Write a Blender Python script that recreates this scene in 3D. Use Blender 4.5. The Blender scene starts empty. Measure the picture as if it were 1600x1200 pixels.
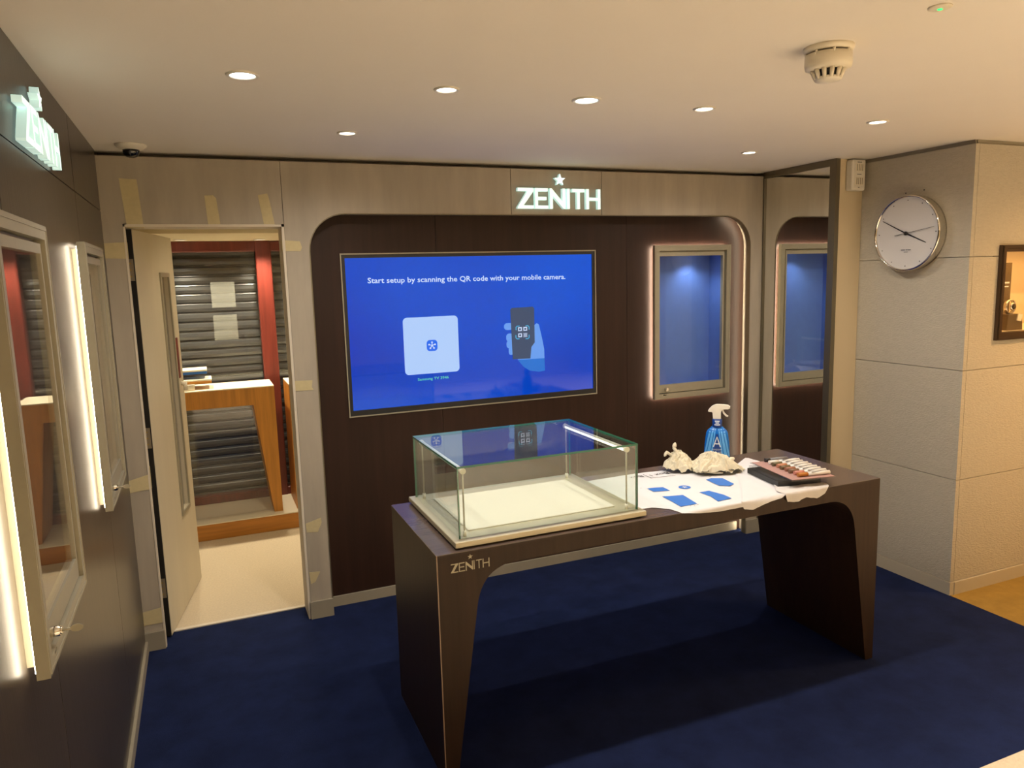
import bpy, bmesh, math, random
from mathutils import Vector, Matrix, noise
random.seed(7)
scene = bpy.context.scene
COL = scene.collection
PI = math.pi

# ------------------------------------------------------------------ camera
H = 1.742
def cam_basis(yaw, pitch, roll):
    cy, sy, cp, sp = math.cos(yaw), math.sin(yaw), math.cos(pitch), math.sin(pitch)
    f = Vector((sy*cp, cy*cp, sp)); r = Vector((cy, -sy, 0)); u = r.cross(f)
    c, s = math.cos(roll), math.sin(roll)
    return c*r + s*u, -s*r + c*u, f
cr, cu, cf = cam_basis(0.394165, -0.144240, -0.0280246)
camd = bpy.data.cameras.new('camera'); cam = bpy.data.objects.new('camera', camd); COL.objects.link(cam)
cam.matrix_world = Matrix(((cr.x, cu.x, -cf.x, 0), (cr.y, cu.y, -cf.y, 0), (cr.z, cu.z, -cf.z, H), (0, 0, 0, 1)))
camd.sensor_width = 36.0; camd.lens = 1157.98/1600*36.0; camd.clip_start = 0.02; camd.clip_end = 60
scene.camera = cam

# ------------------------------------------------------------------ world / exposure
w = bpy.data.worlds.new('world'); scene.world = w; w.use_nodes = True
w.node_tree.nodes['Background'].inputs[0].default_value = (0.6, 0.62, 0.7, 1)
w.node_tree.nodes['Background'].inputs[1].default_value = 0.0
scene.view_settings.view_transform = 'Standard'; scene.view_settings.look = 'None'
scene.view_settings.gamma = 1.0; scene.view_settings.use_curve_mapping = False
scene.view_settings.exposure = 0.0
SHOP_W, BACK_W, WARM_W, WIN_W = 29.0, 480.0, 105.0, 60.0
SHOP_C, BACK_C, WARM_C, WIN_C = (1.0, 0.92, 0.82), (1.0, 0.91, 0.79), (1.0, 0.56, 0.22), (1.0, 0.85, 0.60)

# ------------------------------------------------------------------ materials
def lin(c):
    def f(v):
        v /= 255.0
        return v/12.92 if v <= 0.04045 else ((v+0.055)/1.055)**2.4
    return tuple(f(v) for v in c)
MATS = {}
def mat(name, col, rough=0.5, metal=0.0, var=0.0, scale=(8, 8, 8), bump=0.0, bscale=None, detail=4.0,
        emit=None, estr=0.0, coat=0.0, spec=0.5, col2=None, srgb=True, sub=0.0):
    m = bpy.data.materials.new(name); m.use_nodes = True
    nt = m.node_tree; N = nt.nodes; L = nt.links; b = N['Principled BSDF']
    c = lin(col) if srgb else col
    b.inputs['Base Color'].default_value = (*c, 1); b.inputs['Roughness'].default_value = rough
    b.inputs['Metallic'].default_value = metal; b.inputs['Specular IOR Level'].default_value = spec
    b.inputs['Coat Weight'].default_value = coat; b.inputs['Coat Roughness'].default_value = 0.08
    if var or bump:
        tc = N.new('ShaderNodeTexCoord')
    if var:
        mp = N.new('ShaderNodeMapping'); mp.inputs['Scale'].default_value = scale
        L.new(tc.outputs['Object'], mp.inputs['Vector'])
        nz = N.new('ShaderNodeTexNoise'); nz.inputs['Scale'].default_value = 1.0; nz.inputs['Detail'].default_value = detail
        nz.inputs['Roughness'].default_value = 0.65
        L.new(mp.outputs[0], nz.inputs['Vector'])
        rp = N.new('ShaderNodeValToRGB')
        c2 = (lin(col2) if srgb else col2) if col2 else tuple(min(1, x*(1+var)) for x in c)
        c1 = c if col2 else tuple(x*(1-var) for x in c)
        rp.color_ramp.elements[0].position = 0.3; rp.color_ramp.elements[1].position = 0.7
        rp.color_ramp.elements[0].color = (*c1, 1); rp.color_ramp.elements[1].color = (*c2, 1)
        L.new(nz.outputs['Fac'], rp.inputs[0]); L.new(rp.outputs[0], b.inputs['Base Color'])
    if bump:
        mp2 = N.new('ShaderNodeMapping'); mp2.inputs['Scale'].default_value = bscale or scale
        L.new(tc.outputs['Object'], mp2.inputs['Vector'])
        n2 = N.new('ShaderNodeTexNoise'); n2.inputs['Scale'].default_value = 1.0; n2.inputs['Detail'].default_value = 3.0
        L.new(mp2.outputs[0], n2.inputs['Vector'])
        bp = N.new('ShaderNodeBump'); bp.inputs['Strength'].default_value = bump; bp.inputs['Distance'].default_value = 0.004
        L.new(n2.outputs['Fac'], bp.inputs['Height']); L.new(bp.outputs[0], b.inputs['Normal'])
    if emit:
        b.inputs['Emission Color'].default_value = (*(lin(emit)), 1); b.inputs['Emission Strength'].default_value = estr
    MATS[name] = m
    return m
def glass(name, tint=(1, 1, 1), ior=1.5, rough=0.0, extra=0.0):
    m = bpy.data.materials.new(name); m.use_nodes = True
    nt = m.node_tree; N = nt.nodes; L = nt.links
    N.remove(N['Principled BSDF']); out = N['Material Output']
    tr = N.new('ShaderNodeBsdfTransparent'); tr.inputs[0].default_value = (*tint, 1)
    gl = N.new('ShaderNodeBsdfGlossy'); gl.inputs['Roughness'].default_value = rough
    fr = N.new('ShaderNodeFresnel'); ge = N.new('ShaderNodeNewGeometry'); mr_ = N.new('ShaderNodeMapRange')
    mr_.inputs['To Min'].default_value = ior; mr_.inputs['To Max'].default_value = 1.0/ior
    L.new(ge.outputs['Backfacing'], mr_.inputs['Value']); L.new(mr_.outputs[0], fr.inputs['IOR'])
    mx = N.new('ShaderNodeMixShader'); L.new(tr.outputs[0], mx.inputs[1]); L.new(gl.outputs[0], mx.inputs[2])
    L.new(fr.outputs[0], mx.inputs[0]); L.new(mx.outputs[0], out.inputs[0])
    MATS[name] = m
    return m
M = MATS
mat('ceiling', (236, 229, 218), 0.9, var=0.02, scale=(1, 1, 1), bump=0.05, bscale=(120, 120, 120))
mat('greige', (168, 158, 142), 0.55, var=0.10, scale=(9, 9, 1.4), bump=0.06, bscale=(60, 60, 8))
mat('greige_trim', (150, 142, 124), 0.45, var=0.05, scale=(6, 6, 6))
mat('recess_wood', (46, 27, 19), 0.5, var=0.25, scale=(26, 26, 1.2), bump=0.05, bscale=(90, 90, 3), spec=0.3)
mat('left_wood', (62, 54, 44), 0.30, var=0.22, scale=(40, 40, 1.5), bump=0.06, bscale=(160, 160, 5))
mat('table_wood', (52, 37, 25), 0.42, var=0.20, scale=(40, 40, 1.6), bump=0.05, bscale=(120, 120, 5), spec=0.22)
mat('table_top', (88, 74, 68), 0.22, var=0.12, scale=(3, 60, 60), bump=0.02, bscale=(5, 90, 90))
mat('table_edge', (150, 128, 108), 0.4)
mat('bronze', (128, 120, 100), 0.38, metal=0.75)
mat('frame_metal', (164, 158, 138), 0.42, metal=0.35, var=0.03, scale=(30, 30, 30))
mat('woven', (184, 176, 158), 0.85, var=0.05, scale=(30, 30, 90), bump=0.9, bscale=(60, 60, 190))
mat('woven_skirt', (188, 178, 156), 0.7)
mat('beige_paint', (206, 190, 158), 0.75)
mat('blue_carpet', (26, 36, 70), 1.0, var=0.25, scale=(7, 7, 7), bump=0.9, bscale=(420, 420, 420), spec=0.1, detail=6)
mat('amber_carpet', (150, 122, 62), 1.0, var=0.12, scale=(12, 12, 12), bump=0.8, bscale=(300, 300, 300), spec=0.1)
mat('beige_carpet', (205, 190, 165), 1.0, var=0.08, scale=(90, 90, 90), bump=0.9, bscale=(260, 260, 260), spec=0.1)
mat('shop_carpet', (196, 170, 132), 1.0, var=0.06, scale=(20, 20, 20), spec=0.1)
mat('cream_paint', (226, 214, 184), 0.7)
mat('door_face', (198, 188, 164), 0.5, var=0.04, scale=(6, 6, 1))
mat('raw_edge', (212, 202, 184), 0.6)
mat('black', (10, 9, 8), 0.5)
mat('black_plastic', (32, 33, 35), 0.4)
mat('steel', (170, 164, 152), 0.3, metal=1.0)
mat('brass', (196, 172, 110), 0.35, metal=0.9)
mat('chrome', (220, 215, 205), 0.12, metal=1.0)
mat('mirror', (236, 236, 232), 0.005, metal=1.0)
mat('red_frame', (112, 46, 38), 0.35, var=0.22, scale=(30, 30, 2), coat=0.2)
mat('slat', (98, 99, 104), 0.30, metal=0.5, var=0.10, scale=(2, 30, 30))
mat('oak', (196, 136, 58), 0.45, var=0.22, scale=(34, 34, 1.6), bump=0.04, bscale=(90, 90, 4))
mat('oak_flat', (190, 128, 52), 0.45, var=0.20, scale=(1.6, 30, 40))
mat('laminate_and_lit_oak', (236, 228, 206), 0.45)  # plain white laminate; on the oak tables it paints in the lamp glare
mat('white_plastic', (225, 219, 205), 0.35)
mat('cream_plastic', (230, 221, 200), 0.4)
mat('white_paper', (212, 211, 213), 0.85, var=0.02, scale=(12, 12, 12))
mat('tissue', (206, 202, 199), 0.9, var=0.03, scale=(20, 20, 20))
mat('tape', (196, 182, 140), 0.7, var=0.05, scale=(40, 40, 40))
mat('print_blue', (52, 112, 196), 0.7)
mat('ink', (70, 66, 64), 0.8)
mat('glove', (216, 207, 182), 0.95, var=0.08, scale=(30, 30, 30), bump=0.5, bscale=(350, 350, 350))
mat('pad', (212, 205, 192), 0.8)
mat('base_metal', (186, 178, 152), 0.40, metal=0.25)
mat('blue_bottle', (24, 108, 200), 0.22, coat=0.3)
mat('blue_bottle_dark', (18, 62, 140), 0.3)
mat('bottle_stripe', (92, 170, 236), 0.3)
mat('label_white', (225, 232, 240), 0.5)
mat('label_red', (200, 80, 90), 0.5)
mat('blue_felt', (88, 124, 198), 0.75, var=0.04, scale=(20, 20, 20))
mat('grey_felt', (120, 116, 124), 0.7)
mat('clock_face', (214, 210, 205), 0.4)
mat('clock_ink', (24, 22, 20), 0.4)
mat('window_frame_dark', (60, 42, 24), 0.35, coat=0.2)
mat('window_lining', (222, 206, 172), 0.6)
mat('window_pale', (236, 228, 206), 0.6)
mat('brown_card', (92, 74, 44), 0.6)
mat('lamp_glow', (255, 250, 238), 0.4, emit=(255, 250, 238), estr=9.0)
mat('lamp_glow_cool', (245, 252, 255), 0.4, emit=(240, 252, 255), estr=14.0)
mat('led_warm', (255, 240, 214), 0.5, emit=(255, 238, 206), estr=30.0)
mat('led_case', (255, 250, 240), 0.5, emit=(255, 248, 232), estr=2.6)
mat('sign_glow', (235, 255, 248), 0.5, emit=(226, 250, 240), estr=0.9)
mat('star_glow', (235, 255, 248), 0.5, emit=(232, 252, 246), estr=1.5)
mat('sign_side', (214, 240, 232), 0.5, emit=(200, 236, 228), estr=0.55)
mat('green_led', (60, 230, 120), 0.4, emit=(40, 240, 110), estr=2.0)
mat('green_edge', (18, 110, 84), 0.2, spec=0.6)
mat('green_edge_light', (120, 196, 170), 0.2, spec=0.6)
mat('pen_white', (226, 224, 218), 0.4)
mat('pen_grey', (120, 120, 122), 0.4)
for i, c in enumerate([(176, 112, 44), (196, 128, 110), (120, 92, 70), (150, 100, 76), (104, 88, 60), (190, 130, 98), (98, 92, 62), (222, 218, 210)]):
    mat('pen_cap_%d' % i, c, 0.4)
mat('card_pink', (170, 132, 124), 0.6)
glass('glass')
glass('glass_tint', (0.94, 0.975, 0.96))
glass('clear_plastic', (0.86, 0.88, 0.90), 1.45, 0.12)
mat('overlay', (235, 236, 232), 0.7); M['overlay'].node_tree.nodes['Principled BSDF'].inputs['Alpha'].default_value = 0.14
glass('window_glass', (0.97, 0.98, 0.97))
# TV screen: emissive blue picture under glossy glass
def screen_mat():
    m = bpy.data.materials.new('screen_blue'); m.use_nodes = True
    nt = m.node_tree; N = nt.nodes; L = nt.links; b = N['Principled BSDF']
    b.inputs['Base Color'].default_value = (0.002, 0.003, 0.006, 1); b.inputs['Roughness'].default_value = 0.06
    tc = N.new('ShaderNodeTexCoord'); mp = N.new('ShaderNodeMapping')
    mp.inputs['Scale'].default_value = (0.8, 0.8, 1.1)
    L.new(tc.outputs['Object'], mp.inputs[0])
    nz = N.new('ShaderNodeTexNoise'); nz.inputs['Scale'].default_value = 1.1; nz.inputs['Detail'].default_value = 0.5
    L.new(mp.outputs[0], nz.inputs['Vector'])
    rp = N.new('ShaderNodeValToRGB')
    rp.color_ramp.elements[0].position = 0.3; rp.color_ramp.elements[1].position = 0.72
    rp.color_ramp.elements[0].color = (*lin((0, 46, 160)), 1); rp.color_ramp.elements[1].color = (*lin((0, 82, 198)), 1)
    L.new(nz.outputs['Fac'], rp.inputs[0]); L.new(rp.outputs[0], b.inputs['Emission Color'])
    b.inputs['Emission Strength'].default_value = 1.25
    MATS['screen'] = m
screen_mat()
def glow(name, c, s):
    return mat(name, (8, 8, 8), 0.3, emit=c, estr=s)
glow('scr_text', (206, 224, 255), 0.95); glow('scr_tile', (176, 208, 255), 0.95); glow('scr_icon', (10, 104, 240), 0.95)
glow('scr_green', (96, 220, 190), 0.8); glow('scr_phone', (56, 78, 110), 0.9); glow('scr_hand', (104, 162, 246), 0.9)
glow('scr_hand_low', (20, 116, 216), 0.9); glow('scr_cyan', (70, 190, 240), 0.95); glow('scr_dark', (10, 14, 30), 0.9)

# ------------------------------------------------------------------ mesh helpers
class MB:
    """collects shapes in world coordinates; build() links them as ONE mesh object"""
    def __init__(self): self.v = []; self.f = []; self.m = []; self.s = []
    def add(self, vs, fs, mi=0, smooth=False):
        o = len(self.v); self.v += [tuple(p) for p in vs]
        for f in fs: self.f.append(tuple(i+o for i in f)); self.m.append(mi); self.s.append(smooth)
        return self
    def box(self, x0, x1, y0, y1, z0, z1, mi=0):
        vs = [(x0, y0, z0), (x1, y0, z0), (x1, y1, z0), (x0, y1, z0), (x0, y0, z1), (x1, y0, z1), (x1, y1, z1), (x0, y1, z1)]
        return self.add(vs, [(0, 3, 2, 1), (4, 5, 6, 7), (0, 1, 5, 4), (1, 2, 6, 5), (2, 3, 7, 6), (3, 0, 4, 7)], mi)
    def bbox(self, x0, x1, y0, y1, z0, z1, bev=0.004, seg=2, mi=0):
        bm = bmesh.new()
        vs = [bm.verts.new(p) for p in [(x0, y0, z0), (x1, y0, z0), (x1, y1, z0), (x0, y1, z0), (x0, y0, z1), (x1, y0, z1), (x1, y1, z1), (x0, y1, z1)]]
        for f in [(0, 3, 2, 1), (4, 5, 6, 7), (0, 1, 5, 4), (1, 2, 6, 5), (2, 3, 7, 6), (3, 0, 4, 7)]: bm.faces.new([vs[i] for i in f])
        bmesh.ops.bevel(bm, geom=list(bm.edges), offset=bev, segments=seg, affect='EDGES', profile=0.5)
        bm.verts.index_update()
        self.add([v.co[:] for v in bm.verts], [tuple(v.index for v in f.verts) for f in bm.faces], mi)
        bm.free(); return self
    def prism(self, poly, axis, a, b, mi=0, mi_side=None):
        """poly: list of 2D points; axis 'x': (y,z), 'y': (x,z), 'z': (x,y); extruded from a to b"""
        def P(p, t):
            return {'x': (t, p[0], p[1]), 'y': (p[0], t, p[1]), 'z': (p[0], p[1], t)}[axis]
        n = len(poly); vs = [P(p, a) for p in poly] + [P(p, b) for p in poly]
        self.add(vs, [tuple(range(n)), tuple(range(2*n-1, n-1, -1))], mi)
        o = len(self.v) - 2*n
        for i in range(n):
            j = (i+1) % n
            self.f.append((o+i, o+n+i, o+n+j, o+j)); self.m.append(mi if mi_side is None else mi_side); self.s.append(False)
        return self
    def tube(self, p0, p1, r, n=16, r1=None, mi=0, caps=True):
        p0, p1 = Vector(p0), Vector(p1); d = (p1-p0).normalized(); r1 = r if r1 is None else r1
        a = d.cross(Vector((0, 0, 1)) if abs(d.z) < 0.9 else Vector((1, 0, 0))).normalized(); b = d.cross(a)
        vs = []
        for p, rr in ((p0, r), (p1, r1)):
            for i in range(n):
                t = 2*PI*i/n; vs.append(p + a*(rr*math.cos(t)) + b*(rr*math.sin(t)))
        self.add(vs, [(i, (i+1) % n, n+(i+1) % n, n+i) for i in range(n)], mi, True)
        if caps: self.add(vs, [tuple(range(n-1, -1, -1)), tuple(range(n, 2*n))], mi)
        return self
    def lathe(self, prof, c, axis='z', n=32, mi=0, smooth=True, sx=1.0, sy=1.0, caps=True):
        """prof: (radius, height) along the axis from centre c"""
        vs = []; k = len(prof)
        for r, h in prof:
            for i in range(n):
                t = 2*PI*i/n; a, b = r*math.cos(t)*sx, r*math.sin(t)*sy
                vs.append({'z': (c[0]+a, c[1]+b, c[2]+h), 'x': (c[0]+h, c[1]+a, c[2]+b), 'y': (c[0]+a, c[1]+h, c[2]+b)}[axis])
        fs = [(j*n+i, j*n+(i+1) % n, (j+1)*n+(i+1) % n, (j+1)*n+i) for j in range(k-1) for i in range(n)]
        self.add(vs, fs, mi, smooth)
        if caps and prof[0][0] > 1e-6: self.add(vs[:n], [tuple(range(n-1, -1, -1))], mi)
        if caps and prof[-1][0] > 1e-6: self.add(vs[-n:], [tuple(range(n))], mi)
        return self
    def grid(self, pts, nu, nv, mi=0, smooth=True):
        fs = [(j*nu+i, j*nu+i+1, (j+1)*nu+i+1, (j+1)*nu+i) for j in range(nv-1) for i in range(nu-1)]
        return self.add(pts, fs, mi, smooth)
    def build(self, name, mats, parent=None, origin=None):
        o0 = Vector(origin) if origin else (ORIG.get(parent.name, Vector((0, 0, 0))) if parent else Vector((0, 0, 0)))
        me = bpy.data.meshes.new(name)
        me.from_pydata([tuple(Vector(p)-o0) for p in self.v], [], self.f)
        ml = mats if isinstance(mats, (list, tuple)) else [mats]
        for k in ml: me.materials.append(M[k])
        for p, mi, s in zip(me.polygons, self.m, self.s): p.material_index = mi; p.use_smooth = s
        bm = bmesh.new(); bm.from_mesh(me); bmesh.ops.remove_doubles(bm, verts=bm.verts, dist=1e-6)
        bmesh.ops.recalc_face_normals(bm, faces=bm.faces); bm.to_mesh(me); bm.free()
        ob = bpy.data.objects.new(name, me); COL.objects.link(ob)
        if parent:
            ob.parent = parent; ORIG[ob.name] = o0
        else:
            ob.location = o0; ORIG[ob.name] = o0
        return ob
ORIG = {}
def thing(name, label, cat, loc=(0, 0, 0), group=None):
    o = bpy.data.objects.new(name, None); COL.objects.link(o); o.location = loc; o.empty_display_size = 0.05
    o['label'] = label; o['category'] = cat
    if group: o['group'] = group
    ORIG[o.name] = Vector(loc)
    return o
def tag(o, label, cat, group=None):
    o['label'] = label; o['category'] = cat
    if group: o['group'] = group
    return o
def struct(o, label, cat):
    o['kind'] = 'structure'; o['label'] = label; o['category'] = cat
    return o
def rect_cells(x0, x1, z0, z1, holes):
    """cells of a rectangle left when holes (x0,x1,z0,z1) are cut out"""
    xs = sorted({x0, x1} | {max(x0, min(x1, h[i])) for h in holes for i in (0, 1)})
    zs = sorted({z0, z1} | {max(z0, min(z1, h[i])) for h in holes for i in (2, 3)})
    out = []
    for a, b in zip(xs, xs[1:]):
        for c, d in zip(zs, zs[1:]):
            mx, mz = (a+b)/2, (c+d)/2
            if not any(h[0] < mx < h[1] and h[2] < mz < h[3] for h in holes): out.append((a, b, c, d))
    return out
def rrect(x0, x1, z0, z1, r, n=6):
    pts = []
    for cx, cz, a0 in ((x1-r, z0+r, -90), (x1-r, z1-r, 0), (x0+r, z1-r, 90), (x0+r, z0+r, 180)):
        for i in range(n+1):
            t = math.radians(a0+90*i/n); pts.append((cx+r*math.cos(t), cz+r*math.sin(t)))
    return pts
def text_mesh(s, size, width=None, bold=0.0):
    cu_ = bpy.data.curves.new('lettering', 'FONT'); cu_.body = s; cu_.size = size; cu_.offset = bold; cu_.resolution_u = 2
    ob = bpy.data.objects.new('lettering', cu_); COL.objects.link(ob)
    dg = bpy.context.evaluated_depsgraph_get(); dg.update()
    me = bpy.data.meshes.new_from_object(ob.evaluated_get(dg))
    COL.objects.unlink(ob); bpy.data.objects.remove(ob)
    xs = [v.co.x for v in me.vertices]; x0, x1 = min(xs), max(xs)
    k = (width/(x1-x0)) if width else 1.0
    vs = [((v.co.x-x0)*k, v.co.y) for v in me.vertices]; fs = [tuple(p.vertices) for p in me.polygons]
    bpy.data.meshes.remove(me)
    return vs, fs, (x1-x0)*k
def put_text(name, s, size, fn, matname, parent, width=None, bold=0.0):
    vs, fs, wd = text_mesh(s, size, width, bold)
    mb = MB(); mb.add([fn(a, b) for a, b in vs], fs)
    return mb.build(name, matname, parent)

# brand-name letter shapes, cap height 1, stroke s, horizontal stretch k
def letter_polys(s):
    d = s*1.15
    return [
        ('Z', 0.0, 0.75, [[(0.02, 1), (0.75, 1), (0.75, 1-s), (0.75-0.001, 1-s), (0.28, s), (0.75, s), (0.75, 0), (0, 0), (0, s*0.4), (0.47, 1-s), (0.02, 1-s)]]),
        ('E', 0.82, 1.44, [[(0, 0), (0, 1), (0.60, 1), (0.60, 1-s), (s*0.87, 1-s), (s*0.87, 0.5+s/2), (0.54, 0.5+s/2), (0.54, 0.5-s/2), (s*0.87, 0.5-s/2), (s*0.87, s), (0.62, s), (0.62, 0)]]),
        ('N', 1.52, 2.26, [[(0, 0), (0, 1), (s*0.55, 1), (0.74-s*0.87, 0.36), (0.74-s*0.87, 1), (0.74, 1), (0.74, 0), (0.74-s*0.55, 0), (s*0.87, 0.64), (s*0.87, 0)]]),
        ('I', 2.34, 2.52, [[(0, 0), (0, 1), (s*0.87, 1), (s*0.87, 0)]]),
        ('T', 2.60, 3.20, [[(0, 1), (0.6, 1), (0.6, 1-s), (0.3+s*0.435, 1-s), (0.3+s*0.435, 0), (0.3-s*0.435, 0), (0.3-s*0.435, 1-s), (0, 1-s)]]),
        ('H', 3.28, 3.99, [[(0, 0), (0, 1), (s*0.87, 1), (s*0.87, 0.5+s/2), (0.71-s*0.87, 0.5+s/2), (0.71-s*0.87, 1), (0.71, 1), (0.71, 0), (0.71-s*0.87, 0), (0.71-s*0.87, 0.5-s/2), (s*0.87, 0.5-s/2), (s*0.87, 0)]]),
    ]
STAR = [((0.30 if i % 2 == 0 else 0.125)*math.sin(i*PI/5), (0.30 if i % 2 == 0 else 0.125)*math.cos(i*PI/5)) for i in range(10)]
def brand_sign(parent, u0, z0, h, kx, s, to_world, depth, face, side, star_mat):
    """to_world(u, z, t): u along the wall, t outwards"""
    def ext(poly, name, fm):
        n = len(poly); mb = MB()
        vs = [to_world(u0+p[0]*h*kx, z0+p[1]*h, 0) for p in poly] + [to_world(u0+p[0]*h*kx, z0+p[1]*h, depth) for p in poly]
        mb.add(vs, [tuple(range(n, 2*n))], 0); mb.add(vs, [(i, (i+1) % n, n+(i+1) % n, n+i) for i in range(n)] + [tuple(range(n-1, -1, -1))], 1)
        return mb.build(name, [fm, side], parent)
    for ch, a, b, polys in letter_polys(s):
        ext([(a+p[0], p[1]) for p in polys[0]], 'letter', face)
    ext([(2.01+p[0]*0.9, 1.42+p[1]) for p in STAR], 'star', star_mat)

# ================================================================== STRUCTURE
ZC = 2.342
XL, XR, YB = -0.37, 3.34, 3.80
YR = 3.90                       # recess plane
DX0, DX1, DZ = -0.288, 0.408, 2.022   # doorway

def slab(name, x0, x1, y0, y1, z0, z1, m, label, cat):
    return struct(MB().box(x0, x1, y0, y1, z0, z1).build(name, m), label, cat)
# floors
slab('floor', -0.6, 9.0, -4.0, 6.6, -0.12, -0.02, 'shop_carpet', 'solid floor under all of the carpets', 'floor')
slab('floor_blue_carpet', XL, 3.549, 1.567, 3.96, -0.02, 0.0, 'blue_carpet', 'navy blue carpet under the dark wooden table', 'carpet')
slab('floor_amber_carpet', 3.549, 9.0, 1.567, 2.60, -0.02, 0.0, 'amber_carpet', 'amber carpet past the edge of the navy carpet', 'carpet')
slab('floor_beige_carpet', XL, 9.0, -4.0, 1.567, -0.02, 0.0, 'beige_carpet', 'beige shop carpet in front of the navy carpet', 'carpet')
slab('floor_back_room', -0.9, 1.8, 3.975, 6.5, -0.02, 0.0, 'beige_carpet', 'pale beige carpet beyond the open door', 'carpet')
slab('trim_1', DX0, DX1, 3.955, 3.98, -0.01, 0.006, 'raw_edge', 'pale threshold strip across the doorway', 'threshold')
# ceilings
struct(MB().box(XL-0.1, 9.0, -4.0, 3.93, ZC, ZC+0.06).build('ceiling', 'ceiling'), 'off white plaster ceiling with round downlights', 'ceiling')
# left wall
C1 = (1.612, 2.125, 0.985, 1.892); C2 = (2.795, 3.300, 0.985, 1.892)   # cabinets on the left wall (y0,y1,z0,z1)
holes = [(c[0]+0.045, c[1]-0.045, c[2]+0.045, c[3]-0.045) for c in (C1, C2)]
wl = struct(MB().box(XL-0.24, XL-0.16, -4.0, 4.0, -0.05, ZC+0.02).build('wall_left', 'left_wood'), 'backing wall behind the dark wood cladding', 'wall')
def left_panel(y0, y1, z0, z1):
    mb = MB(); g = 0.0018
    for a, b, c, d in rect_cells(y0+g, y1-g, z0+g, z1-g, holes): mb.box(XL-0.16, XL, a, b, c, d)
    mb.build('wood_panel', 'left_wood', wl)
SEAM_Z = 2.079
for a, b in ((-4.0, 0.55), (0.55, 3.045), (3.045, 3.80)): left_panel(a, b, SEAM_Z, ZC)
for a, b in ((-4.0, -0.6), (-0.6, 0.55), (0.55, 1.90), (1.90, 3.045), (3.045, 3.80)): left_panel(a, b, 0.05, SEAM_Z)
struct(MB().box(XL-0.02, XL+0.012, -4.0, 3.78, 0.0, 0.055).build('baseboard_left', 'greige_trim'), 'thin pale skirting strip below dark wood cladding', 'baseboard')

# back wall: structural slab with the doorway
mb = MB()
for a, b, c, d in rect_cells(-0.62, 3.70, -0.02, 2.6, [(-0.345, DX1, -1, DZ), (2.605, 3.095, 0.995, 1.863)]): mb.box(a, b, 3.925, 3.972, c, d)
wb = struct(mb.build('wall_back', 'cream_paint'), 'back wall carrying the grey-beige cladding panels', 'wall')
RX0, RX1, RZ, RR = 0.520, 3.238, 2.076, 0.185
TOPZ = 2.318
def arc(cx, cz, r, a0, a1, n=10): return [(cx+r*math.cos(math.radians(a0+(a1-a0)*i/n)), cz+r*math.sin(math.radians(a0+(a1-a0)*i/n))) for i in range(n+1)]
g = 0.0015
def face_panel(poly): MB().prism(poly, 'y', YB, YR).build('cladding_panel', 'greige', wb)
face_panel([(XL, 0), (DX0-0.001, 0), (DX0-0.001, DZ+0.001), (DX1-0.001, DZ+0.001), (DX1-0.001, TOPZ), (XL, TOPZ)])
face_panel([(DX1+g, 0), (RX0, 0), (RX0, RZ-RR)] + arc(RX0+RR, RZ-RR, RR, 180, 90)[1:] + [(1.604, RZ), (1.604, TOPZ), (DX1+g, TOPZ)])
face_panel([(1.604+2*g, RZ), (2.165, RZ), (2.165, TOPZ), (1.604+2*g, TOPZ)])
def p4(o): return [(2.165+2*g, RZ+o)] + arc(RX1-RR, RZ-RR, RR+o, 90, 0) + [(RX1+o, 0), (XR-0.004, 0), (XR-0.004, TOPZ), (2.165+2*g, TOPZ)]
MB().prism(p4(0), 'y', YB, YB+0.045).prism(p4(0.032), 'y', YB+0.0452, YR).build('cladding_panel', 'greige', wb)
struct(MB().box(XL, XR, YB+0.095, YB+0.125, TOPZ, ZC).build('trim_2', 'greige_trim'), 'deep narrow joint between cladding and ceiling', 'trim')
# recess edge trim (thin bronze line)
path = [(RX0, 0.0), (RX0, RZ-RR)] + arc(RX0+RR, RZ-RR, RR, 180, 90)[1:] + arc(RX1-RR, RZ-RR, RR, 90, 0) + [(RX1, 0.0)]
def ribbon(path, t, y0, y1, inward=1):
    mb = MB(); n = len(path); inn = []
    for i, p in enumerate(path):
        a = Vector(path[max(0, i-1)]); b = Vector(path[min(n-1, i+1)]); d = (b-a).normalized(); nn = Vector((d.y, -d.x))*t*inward
        inn.append((p[0]+nn.x, p[1]+nn.y))
    for i in range(n-1):
        q = [path[i], path[i+1], inn[i+1], inn[i]]
        vs = [(p[0], y0, p[1]) for p in q] + [(p[0], y1, p[1]) for p in q]
        mb.add(vs, [(0, 1, 2, 3), (7, 6, 5, 4), (0, 4, 5, 1), (3, 2, 6, 7), (0, 3, 7, 4), (1, 5, 6, 2)])
    return mb
struct(ribbon(path, 0.005, YB-0.003, YB+0.03).build('trim_3', 'bronze'), 'thin bronze edge around the dark wood recess', 'trim')
# recess dark wood panels with the TV opening
TVX0, TVX1, TVZ0, TVZ1 = 0.684, 2.177, 1.024, 1.882
wr = None
for a, b in ((RX0-0.02, 1.20), (1.20, 2.392), (2.392, RX1+0.06)):
    mb = MB()
    CB = (2.565, 3.135, 0.955, 1.903)
    hs = [(TVX0, TVX1, TVZ0, TVZ1), (CB[0]+0.045, CB[1]-0.045, CB[2]+0.045, CB[3]-0.045)]
    for p, q, r, s in rect_cells(a+0.001, b-0.001, 0.0, RZ+0.06, hs): mb.box(p, q, YR, YR+0.024, r, s)
    mb.build('wood_panel', 'recess_wood', wb)
struct(MB().box(RX0, RX1, YR-0.012, YR+0.001, 0.0, 0.055).build('baseboard_back', 'greige_trim'), 'pale skirting below the dark wood recess', 'baseboard')
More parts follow.
